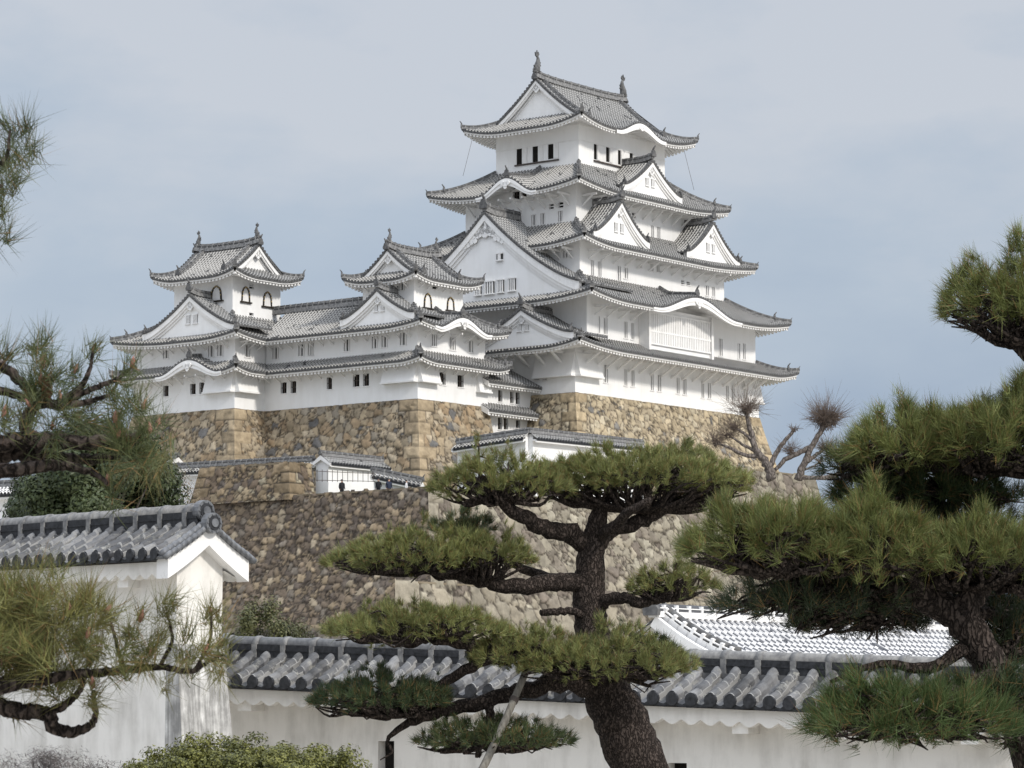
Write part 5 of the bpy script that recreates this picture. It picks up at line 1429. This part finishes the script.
B_([(610, 680, YP, .15), (630, 668, YP - .5, .12), (660, 672, YP - .8, .07), (685, 668, YP - .9, .03)])
B_([(600, 625, YP, .07), (575, 612, YP - .2, .06), (555, 612, YP - .3, .055), (541, 613, YP - .35, .05)])   # sawn stub
s = YP / FPX
def pad(T, x, y, Y, rx, rz, seed, dens=300, ryf=.75, nn=24, ln=.12, wd=.0075, an=None, **k):
    c = at(x, y, Y); an_ = at(*an) if an else None
    return foliage_pad(T, c, rx * Y / FPX, rx * Y / FPX * ryf, rz * Y / FPX, dens, nn, ln, wd, seed, anchor=an_, **k)
pad(CP, 502, 492, YP - .5, 72, 44, 41, an=(500, 503, YP - .5), twigs=34, under=.22)
pad(CP, 640, 484, YP, 112, 40, 42, an=(640, 512, YP), twigs=52, under=.2)
pad(CP, 712, 490, YP - .2, 36, 18, 52, an=(690, 500, YP - .1), twigs=12)
pad(CP, 572, 484, YP - .2, 50, 32, 53, an=(590, 505, YP), twigs=16)
pad(CP, 408, 564, YP - .6, 80, 36, 43, an=(425, 572, YP - .6), twigs=34)
pad(CP, 480, 560, YP - .5, 58, 40, 44, an=(480, 580, YP - .5), twigs=26)
pad(CP, 462, 530, YP + .5, 34, 20, 45, an=(475, 540, YP + .5), twigs=14, c0=(.03, .052, .022), c1=(.09, .11, .045))
pad(CP, 415, 634, YP - 1.1, 92, 34, 46, an=(430, 640, YP - 1.1), twigs=34)
pad(CP, 535, 660, YP - 1.0, 66, 34, 47, an=(530, 655, YP - .9), twigs=24)
pad(CP, 612, 670, YP - 1.0, 88, 42, 48, an=(610, 675, YP - .7), twigs=34)
pad(CP, 385, 702, YP - .8, 74, 34, 49, an=(405, 715, YP - .8), twigs=46, dens=330, under=.5, c0=(.03, .055, .025), c1=(.085, .115, .05))  # shaded low pad: its shade is put into darker needle colours
pad(CP, 496, 742, YP - .8, 78, 30, 50, an=(480, 745, YP - .8), twigs=40, dens=210, under=.5, c0=(.035, .06, .025), c1=(.10, .125, .05), nn=22)
pad(CP, 672, 588, YP - .3, 44, 26, 51, an=(668, 600, YP - .3), twigs=26, under=.35)
pad(CP, 640, 655, YP + .8, 40, 26, 54, an=(640, 660, YP + .8), twigs=10, dens=300, c0=(.03, .05, .02), c1=(.08, .10, .04))

# support pole under its left branch
a = at(529, 668, YP - .9); b = at(482, 768, YP - 1.5); d = b - a; f0 = a[2] / (a[2] - b[2]); b = a + d * f0
SP = empty('support_pole', 'weathered grey wooden pole propping the low left branch of the central pine', 'pole', (b[0], b[1], 0))
mb = MB(); mb.tube([tuple(q) for q in cr_spline([(*(a + X([0, 0, .05])), .044), (*(a + (b - a) * .35 + X([.012, 0, 0])), .048), (*(a + (b - a) * .7), .052), (*b, .056)], 5, .03)], 12); build('pole', mb, M['wood'], SP)
mb = MB(); q = a + (b - a) * .17
for k in range(3): mb.tube([(*(q + (b - a) * (.008 * k) - d / np.linalg.norm(d) * .012), .057), (*(q + (b - a) * (.008 * k) + d / np.linalg.norm(d) * .012), .057)], 10)
build('rope_tie', mb, M['rail'], SP)

# ---- right pine
YR = 18.0
root = at(1062, 1000, YR)
RP = empty('pine_tree', 'large green pine with layered boughs and a slanting trunk at the right edge', 'pine tree', (root[0], root[1], 0))
random.seed(5)
limb(RP, [(1085, 1010, YR, .20), (1060, 850, YR, .17), (1022, 730, YR, .125), (992, 665, YR, .108), (958, 618, YR, .098), (915, 595, YR, .085), (872, 575, YR, .062), (838, 562, YR, .04)], 'trunk', 16, jit=.05)
RB = lambda pts: limb(RP, pts, n=9)
RB([(962, 622, YR, .09), (975, 588, YR, .085), (1000, 575, YR + .1, .08), (1045, 560, YR + .2, .075), (1075, 500, YR + .2, .07), (1060, 400, YR, .05), (1035, 350, YR, .035), (1000, 320, YR, .02)])
RB([(1070, 480, YR + .2, .05), (1020, 470, YR + .1, .045), (970, 462, YR, .04), (920, 455, YR, .03), (880, 440, YR, .018), (858, 428, YR, .01)])
RB([(872, 575, YR, .05), (835, 560, YR - .1, .045), (790, 572, YR - .2, .035), (745, 560, YR - .3, .025), (705, 548, YR - .3, .015)])
RB([(930, 600, YR, .06), (900, 560, YR - .3, .045), (850, 545, YR - .4, .035), (800, 545, YR - .5, .025)])
RB([(1000, 672, YR, .06), (960, 690, YR - .3, .05), (920, 714, YR - .4, .04), (880, 722, YR - .4, .03), (835, 728, YR - .4, .015)])
RB([(975, 640, YR, .05), (930, 668, YR - .1, .035), (880, 664, YR - .2, .025), (830, 682, YR - .2, .012)])
RB([(1050, 380, YR, .04), (1010, 340, YR, .03), (985, 320, YR, .02), (965, 300, YR, .01)])
kw = dict(nn=30, ln=.118, wd=.0044, dens=860, ryf=.8, tr=.010, clumps=44, c1=(.215, .235, .075))
pad(RP, 1026, 312, YR, 80, 80, 61, an=(1040, 345, YR), twigs=56, under=.55, spread=.45, **kw)
pad(RP, 985, 452, YR, 96, 76, 62, an=(985, 470, YR), twigs=64, under=.45, **kw)
pad(RP, 905, 455, YR - .1, 64, 52, 63, an=(910, 460, YR), twigs=40, under=.45, **kw)
pad(RP, 1050, 420, YR, 60, 56, 64, an=(1040, 440, YR), twigs=20, under=.4, **kw)
pad(RP, 925, 500, YR + .3, 92, 48, 65, an=(960, 480, YR + .2), twigs=50, under=.6, c0=(.022, .045, .018), c1=(.07, .095, .035), nn=28, ln=.13, wd=.0045, dens=480, ryf=.7, tr=.008)
pad(RP, 770, 552, YR - .4, 84, 66, 66, an=(785, 572, YR - .3), twigs=60, under=.35, **kw)
pad(RP, 872, 560, YR - .4, 76, 62, 67, an=(860, 565, YR - .4), twigs=50, under=.35, **kw)
pad(RP, 975, 560, YR - .3, 74, 52, 68, an=(960, 590, YR), twigs=36, under=.35, brown=.10, **kw)
pad(RP, 1035, 575, YR + .2, 48, 46, 69, an=(1010, 590, YR), twigs=20, under=.5, **kw)
pad(RP, 820, 605, YR + .1, 106, 62, 70, an=(840, 570, YR), twigs=54, under=.7, c0=(.018, .035, .015), c1=(.05, .07, .03), nn=22, ln=.13, wd=.0045, dens=330, ryf=.6, tr=.009)  # underside of the bough, its shade painted as darker needles
pad(RP, 905, 728, YR - .4, 102, 62, 71, an=(910, 722, YR - .4), twigs=60, under=.5, c0=(.03, .062, .018), c1=(.10, .135, .045), nn=30, ln=.16, wd=.0044, dens=460, ryf=.7, tr=.008)
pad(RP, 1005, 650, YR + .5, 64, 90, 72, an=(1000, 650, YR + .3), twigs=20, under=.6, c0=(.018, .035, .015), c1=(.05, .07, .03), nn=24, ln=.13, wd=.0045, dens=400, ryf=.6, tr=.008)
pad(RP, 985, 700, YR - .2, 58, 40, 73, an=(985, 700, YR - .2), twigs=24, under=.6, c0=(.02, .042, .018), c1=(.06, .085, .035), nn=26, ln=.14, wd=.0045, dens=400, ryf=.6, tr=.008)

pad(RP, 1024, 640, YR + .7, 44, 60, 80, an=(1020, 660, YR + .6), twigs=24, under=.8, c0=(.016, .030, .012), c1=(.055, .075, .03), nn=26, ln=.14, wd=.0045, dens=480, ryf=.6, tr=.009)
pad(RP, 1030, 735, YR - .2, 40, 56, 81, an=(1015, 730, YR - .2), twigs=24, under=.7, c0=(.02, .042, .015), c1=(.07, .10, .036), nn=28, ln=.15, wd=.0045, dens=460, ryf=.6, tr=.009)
dk = dict(c0=(.014, .026, .011), c1=(.045, .062, .026), nn=24, ln=.14, wd=.0045, dens=420, ryf=.6, tr=.010)  # inner pads: crown shade painted into near-black needle colours
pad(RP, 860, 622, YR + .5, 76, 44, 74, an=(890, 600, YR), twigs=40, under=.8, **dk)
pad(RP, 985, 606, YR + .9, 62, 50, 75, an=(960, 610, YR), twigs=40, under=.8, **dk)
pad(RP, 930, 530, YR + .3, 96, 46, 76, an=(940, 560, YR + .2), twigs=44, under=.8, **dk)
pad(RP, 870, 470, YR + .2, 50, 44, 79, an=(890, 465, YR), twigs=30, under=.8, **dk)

# ---- left pine: boughs close to the camera
YL = 9.0
random.seed(9)
root = at(-250, 1200, YL)
LP = empty('pine_tree', 'near pine reaching in from the left edge with long needles, pink buds and a cone', 'pine tree', (root[0], root[1], 0))
limb(LP, [(-250, 1240, YL, .17), (-235, 900, YL, .15), (-215, 600, YL, .13), (-210, 420, YL, .11), (-200, 200, YL, .08), (-190, 50, YL, .05)], 'trunk', 14, jit=.04)
LB = lambda pts: limb(LP, [(x, y, Y, q * .78) for x, y, Y, q in pts], n=10, jit=.13, seg=9)
LB([(-208, 430, YL, .055), (-80, 450, YL, .045), (0, 443, YL, .036), (45, 440, YL, .033), (90, 442, YL, .028), (130, 438, YL, .018), (150, 425, YL, .008)])
LB([(-80, 450, YL, .04), (0, 453, YL + .05, .033), (40, 456, YL + .05, .03), (86, 460, YL + .05, .022), (125, 452, YL, .012), (145, 437, YL, .006)])
LB([(-120, 470, YL, .04), (-30, 474, YL - .1, .034), (20, 470, YL - .1, .028), (63, 466, YL - .1, .02), (95, 474, YL - .1, .012), (108, 484, YL - .1, .007)])
LB([(-60, 350, YL, .02), (0, 366, YL, .02), (30, 390, YL, .02), (55, 405, YL, .019), (85, 402, YL, .013), (110, 395, YL, .007)])
LB([(28, 442, YL, .026), (26, 420, YL, .025), (38, 405, YL, .02), (60, 402, YL, .016), (82, 385, YL, .012), (90, 368, YL, .008), (93, 352, YL, .005)])
LB([(60, 404, YL, .014), (90, 390, YL, .012), (115, 380, YL, .009), (132, 367, YL, .005)])
LB([(-60, 398, YL + .1, .02), (-10, 390, YL + .1, .018), (25, 398, YL + .1, .016), (50, 402, YL, .012)])
LB([(-190, 110, YL, .035), (-80, 150, YL, .025), (-20, 165, YL, .016), (5, 160, YL, .009), (10, 130, YL, .005)])
LB([(-60, 158, YL, .018), (-20, 190, YL, .014), (3, 185, YL, .008)])
LB([(-80, 160, YL, .016), (-30, 215, YL, .012), (0, 205, YL, .006)])
LB([(-215, 640, YL, .05), (-100, 690, YL, .042), (0, 708, YL, .034), (28, 712, YL, .03), (48, 714, YL, .028), (55, 728, YL, .026), (78, 731, YL, .020), (95, 718, YL, .013), (93, 690, YL, .007)])
LB([(48, 714, YL, .018), (66, 704, YL, .016), (80, 690, YL, .012), (88, 668, YL, .007)])
LB([(-100, 690, YL, .035), (-20, 690, YL - .1, .028), (40, 680, YL - .1, .022), (90, 673, YL - .1, .018), (124, 670, YL - .1, .016), (160, 667, YL - .1, .013), (190, 671, YL - .1, .011), (208, 662, YL - .1, .008), (224, 654, YL - .1, .005)])
LB([(124, 670, YL - .1, .010), (118, 648, YL - .1, .008), (111, 622, YL - .1, .005)])
LB([(160, 667, YL - .1, .009), (172, 640, YL - .1, .007), (167, 612, YL - .1, .004)])
LB([(195, 670, YL - .1, .007), (210, 640, YL - .1, .006), (211, 616, YL - .1, .004)])
LB([(-10, 690, YL, .016), (30, 660, YL, .012), (50, 640, YL, .008), (58, 626, YL, .005)])
LB([(-100, 660, YL, .02), (-20, 640, YL, .016), (15, 630, YL, .010), (20, 605, YL, .006)])
tips = [(7, 359), (43, 367), (93, 350), (132, 366), (75, 372), (28, 385), (143, 409), (157, 425), (112, 395), (60, 398), (140, 437), (108, 484), (-10, 345), (20, 420), (150, 432), (125, 452), (90, 408), (5, 425), (40, 345), (135, 400), (118, 432),
        (7, 130), (20, 137), (3, 165), (12, 180), (3, 195), (-15, 150), (-10, 205), (0, 220), (-8, 178), (16, 158),
        (58, 624), (88, 665), (111, 619), (167, 609), (211, 614), (93, 686), (46, 656), (219, 647), (20, 610), (5, 640), (30, 630), (10, 670), (-10, 600), (35, 590), (60, 680), (130, 640), (150, 655), (185, 640), (75, 640), (100, 650), (-5, 625), (20, 650), (140, 620), (190, 660), (205, 650), (0, 590), (15, 590), (45, 605), (70, 610), (25, 675), (160, 640), (55, 650), (-15, 660), (120, 655)]
r = np.random.default_rng(77)
tips += [(int(a_), int(b_)) for a_, b_ in zip(r.uniform(-10, 150, 9), r.uniform(352, 440, 9))] + [(int(a_), int(b_)) for a_, b_ in zip(r.uniform(-10, 110, 22), r.uniform(585, 690, 22))]
TP = []; TA = []
for (x, y) in tips:
    Y = YL + r.uniform(-.25, .25); TP.append(at(x, y, Y))
    TA.append(X([r.normal() * .25 + (.25 if x > 60 else 0), r.normal() * .3, .95]))
TP = np.array(TP); TA = np.array(TA); TA /= np.linalg.norm(TA, axis=1, keepdims=True)
for nm, sel, c0, c1, nn in (('foliage_pad', [i for i, t in enumerate(tips) if t[1] < 300], (.03, .048, .018), (.115, .125, .05), 60),
                            ('foliage_pad', [i for i, t in enumerate(tips) if 300 <= t[1] < 560], (.025, .045, .017), (.115, .125, .045), 62),
                            ('foliage_pad', [i for i, t in enumerate(tips) if t[1] >= 560], (.045, .065, .02), (.21, .19, .065), 74)):
    P = TP[sel]; A = TA[sel]
    # second whorls a little way back on each shoot
    P = np.concatenate([P, P - A * .035 + r.normal(size=P.shape) * .012, P - A * .06 + r.normal(size=P.shape) * .03]); A = np.concatenate([A, A * .6 + r.normal(size=A.shape) * .4, A * .2 + r.normal(size=A.shape) * .5])
    A /= np.linalg.norm(A, axis=1, keepdims=True)
    V, F, C = needles(P, A, int(nn * .7), .115, .0028, .55, c0, c1, .08, 5 + nn)
    pd_ = tri_mesh(nm, V, F, C, M['needle'], LP, BASE[LP.name])
    for i in sel:
        if r.random() < .45 or tips[i] in ((93, 350), (132, 366), (157, 425), (143, 409), (88, 665)):
            mb = MB(); q = TP[i]; a_ = TA[i]; sc_ = r.uniform(.5, .85)
            mb.tube([(*(q - a_ * .006), .006 * sc_), (*(q + a_ * .008), .0105 * sc_), (*(q + a_ * .022 * sc_), .0085 * sc_), (*(q + a_ * .04 * sc_), .002)], 8)
            build('bud', mb, M['bud'], pd_)
# hanging bunch of long needles under the middle bough, and dense old needles on the lower one
P = np.array([at(150 + r.normal() * 9, 445 + r.normal() * 10, YL) for _ in range(7)]); A = np.array([X([r.normal() * .35 - .1, r.normal() * .3, -1]) for _ in P])
V, F, C = needles(P, A / np.linalg.norm(A, axis=1, keepdims=True), 22, .15, .0028, .28, (.06, .085, .03), (.22, .19, .08), .2, 91); tri_mesh('foliage_pad', V, F, C, M['needle'], LP, BASE[LP.name])
P = np.array([at(22 + r.normal() * 26, 628 + r.normal() * 26, YL + r.uniform(-.3, .4)) for _ in range(70)]); A = np.array([X([r.normal() * .5, r.normal() * .5, .8]) for _ in P])
V, F, C = needles(P, A / np.linalg.norm(A, axis=1, keepdims=True), 34, .115, .0028, .5, (.06, .08, .025), (.23, .215, .07), .09, 92); tri_mesh('foliage_pad', V, F, C, M['needle'], LP, BASE[LP.name])
# an open cone
mb = MB(); q = at(47, 389, YL - .06)
for k in range(46):
    t = k / 46; a_ = k * 2.399; rr_ = .021 * math.sin(math.pi * (.12 + .83 * t)); cc = q + X([0, 0, -.03 + .058 * t])
    dv = X([math.cos(a_), math.sin(a_), .35]); mb.disc(cc + dv * rr_ * .55, dv, .0075, .005, 6)
mb.tube([(*(q - X([0, 0, .03])), .010), (*(q + X([0, 0, .02])), .012), (*(q + X([0, 0, .045])), .006)], 8)
build('pine_cone', mb, M['cone'], LP)

# ---- leafy shrubs, broadleaf trees
def leaves(c, rad, n, size, c0, c1, seed, clump=40, csz=.22, shell=.65, aspect=.5, zmin=-1.0, flat=1.0):
    r = np.random.default_rng(seed); c = X(c, float); rad = X(rad, float)
    d = r.normal(size=(clump, 3)); d /= np.linalg.norm(d, axis=1, keepdims=True); d[:, 2] = np.where(d[:, 2] < zmin, -d[:, 2], d[:, 2])
    d[:, 2] = np.sign(d[:, 2]) * np.abs(d[:, 2]) ** flat
    cc = d * r.uniform(shell, 1.0, (clump, 1)) * r.uniform(.82, 1.12, (clump, 1))
    k = r.integers(0, clump, n); off = r.normal(size=(n, 3)); off /= np.linalg.norm(off, axis=1, keepdims=True) + 1e-9
    q = cc[k] + off * csz * r.random((n, 1)) ** .4
    P = c + q * rad
    nrm = off + q * .6 + r.normal(size=(n, 3)) * .5 + X([0, 0, .4]); nrm /= np.linalg.norm(nrm, axis=1, keepdims=True)
    u = np.cross(nrm, r.normal(size=(n, 3))); u /= np.linalg.norm(u, axis=1, keepdims=True); v = np.cross(nrm, u)
    s_ = size * r.uniform(.6, 1.3, (n, 1))
    V = np.stack([P - u * s_ * .5, P + v * s_ * aspect * .5, P + u * s_ * .5, P - v * s_ * aspect * .5], 1).reshape(-1, 3)
    F = np.arange(n * 4).reshape(-1, 4)
    t = np.clip(r.random((n, 1)) * .7 + (r.random(clump)[k])[:, None] * .45, 0, 1)
    C = np.repeat(X(c0) * (1 - t) + X(c1) * t, 4, 0)
    return V, F, C, c + cc * rad
def bush(name, label, cat, c, rad, n, size, c0, c1, seed, clump=60, csz=.25, stem_r=.03, trunk=False, mat='leaf', aspect=.5, stems=14, part='foliage', flat=1.0):
    T = empty(name, label, cat, (c[0], c[1], 0))
    V, F, C, cc = leaves(c, rad, n, size, c0, c1, seed, clump, csz, aspect=aspect, flat=flat)
    V[:, 2] = np.maximum(V[:, 2], .01)
    tri_mesh(part if not trunk else 'crown', V, F, C, M[mat], T, BASE[T.name])
    mb = MB(); random.seed(seed); b0 = X([c[0], c[1], 0.])
    fork = b0 + X([0, 0, max(.05, (c[2] - rad[2]) * .9)]) if trunk else b0
    if trunk: mb.tube([tuple(q) for q in cr_spline([(*b0, stem_r * 1.3), (*((b0 + fork) / 2), stem_r), (*fork, stem_r * .9)], 5, .1)], 10)
    for i in range(stems):
        q = cc[i % len(cc)]; m_ = fork + (q - fork) * .5 + X([0, 0, .12 * rad[2]])
        mb.tube([(*(fork + X([random.uniform(-1, 1), random.uniform(-1, 1), 0]) * (0 if trunk else rad[0] * .25)), stem_r * .55), (*m_, stem_r * .35), (*q, stem_r * .12)], 6)
    build('trunk' if trunk else 'stems', mb, M['bark_grey'], T)
    return T
c = at(105, 498, 95.0)
bush('evergreen_tree', 'dark green broadleaf tree behind the left tiled wall', 'tree', c, (2.45, 2.2, 2.35), 70000, .15, (.016, .030, .012), (.075, .095, .035), 101, 90, .30, .14, True, stems=30)
c = at(50, 520, 100.0)
bush('evergreen_tree', 'lower dark green tree at far left between white wall and tile coping', 'tree', c, (1.3, 1.4, 1.6), 22000, .15, (.018, .032, .014), (.07, .09, .035), 102, 50, .34, .10, True, stems=16)
c = at(172, 497, 112.0)
bush('bare_shrub', 'thin brownish half-bare shrub beside the dark tree, before the white wall piece', 'shrub', c, (.95, .9, 1.35), 2600, .09, (.12, .09, .06), (.24, .19, .12), 103, 40, .4, .06, True, stems=34, aspect=.35)
c = at(258, 636, 60.0)
bush('round_shrub', 'round olive green shrub between the left wall and the brown stone wall', 'shrub', (c[0], c[1], c[2] - .3), (.74, .7, 1.05), 13000, .065, (.030, .040, .014), (.125, .125, .045), 104, 70, .27, .05)
c = at(296, 650, 62.0)
bush('round_shrub', 'low olive shrub right of the round one, half hidden by the tile coping', 'shrub', (c[0], c[1], c[2] - .3), (.6, .6, .75), 6000, .065, (.030, .040, .014), (.11, .11, .045), 105, 50, .3, .05)
c = at(246, 806, 33.0)
bush('hedge_shrub', 'small-leaved green hedge along the bottom edge left of centre', 'hedge', (c[0], c[1], c[2] - .1), (1.45, .9, .80), 130000, .042, (.028, .036, .008), (.19, .19, .045), 106, 900, .11, .03, stems=60, flat=.5)
mb = MB()
c = at(55, 800, 35.0)
bush('hedge_shrub', 'grey leafless clipped hedge at the bottom left corner', 'hedge', (c[0], c[1], c[2] - .1), (.95, .8, .72), 26000, .085, (.06, .054, .052), (.15, .132, .125), 107, 150, .22, .03, stems=40, mat='twig', aspect=.07)
c = at(-40, 800, 35.0)
bush('hedge_shrub', 'grey leafless hedge continuing out of the left edge', 'hedge', (c[0], c[1], c[2] - .1), (.8, .8, .72), 16000, .085, (.06, .054, .052), (.15, .132, .125), 108, 110, .22, .03, stems=30, mat='twig', aspect=.07)

# ---- pollarded bare tree on the terrace
YT = 214.0
random.seed(21)
root = at(769, 476, YT)
def bare_tree(label, base_px, limbs, knobs, seed):
    root = at(base_px[0], base_px[1], YT)
    T = empty('pollarded_tree', label, 'bare tree', root)
    r = np.random.default_rng(seed); mt = MB()
    for k, L_ in enumerate(limbs):
        limb(T, [(x, y, YT, q * .85) for x, y, q in L_], 'trunk' if k == 0 else 'branch', 10, 'bark_grey', .12, 5)
    for (x, y, n, ln, rr_) in knobs:
        n = int(n * 1.8)
        q = at(x, y, YT); mb = MB()
        for _ in range(5):
            o = r.normal(size=3) * rr_ * .7; mb.tube([(*(q + o - X([0, 0, rr_ * .5])), rr_ * .55), (*(q + o), rr_ * .75), (*(q + o + X([0, 0, rr_ * .5])), rr_ * .4)], 7)
        kb = build('knob', mb, M['bark_grey'], T)
        d = r.normal(size=(n, 3)); d[:, 2] = np.abs(d[:, 2]) * .9 + .05 * d[:, 2]; d /= np.linalg.norm(d, axis=1, keepdims=True)
        mt2 = MB()
        for v in d:
            l_ = ln * r.uniform(.45, 1.15); b_ = q + v * l_ * .45 + r.normal(size=3) * .07 * ln; e_ = b_ + (v + r.normal(size=3) * .40 + X([0, 0, .30])) * l_ * .5
            q0 = q + r.normal(size=3) * rr_ * 1.3; mt2.tube([(*q0, .020), (*((q0 + b_) / 2 + r.normal(size=3) * .04), .015), (*b_, .011), (*e_, .004)], 3, cap=False)
            for _k in range(2):
                e2 = b_ + (v + r.normal(size=3) * .5) * l_ * .32; mt2.tube([(*b_, .009), (*e2, .004)], 3, cap=False)
        build('twigs', mt2, M['bark_twig'], kb)
    return T
M['bark_twig'] = mat_plain('winter_twig', (.11, .085, .07), (.19, .15, .125), 3, .9, .1)
bare_tree('bare pollarded tree with stubby limbs beside the right end of the keep base', (769, 478),
          [[(772, 480, .42), (768, 466, .38), (757, 452, .30), (752, 437, .25), (748, 420, .17), (746, 412, .13)],
           [(760, 456, .22), (745, 455, .17), (730, 448, .13), (716, 443, .09)], [(752, 440, .15), (742, 432, .12), (735, 428, .08)], [(757, 452, .15), (742, 444, .12), (730, 436, .07)],
           [(770, 466, .26), (778, 450, .20), (787, 438, .17), (794, 430, .14)]],
          [(746, 411, 70, 2.0, .20), (716, 443, 40, 1.5, .14), (735, 428, 44, 1.5, .13), (794, 430, 16, .7, .10), (729, 436, 34, 1.3, .12)], 31)
bare_tree('bare pollarded tree with a ball of fine twigs on its tallest limb', (798, 478),
          [[(798, 480, .36), (803, 465, .30), (810, 450, .26), (818, 436, .23), (825, 424, .20)], [(775, 470, .16), (785, 460, .20), (798, 453, .22), (811, 447, .18)], [(806, 462, .2), (816, 455, .17), (824, 449, .12)], [(804, 470, .1), (814, 466, .09), (820, 462, .06)],
           [(798, 478, .15), (830, 477, .22), (842, 472, .18), (850, 467, .12)]],
          [(826, 422, 210, 2.1, .30), (825, 448, 40, 1.2, .15), (790, 452, 40, 1.3, .12), (820, 462, 16, .9, .08), (850, 467, 16, 1.0, .1)], 33)
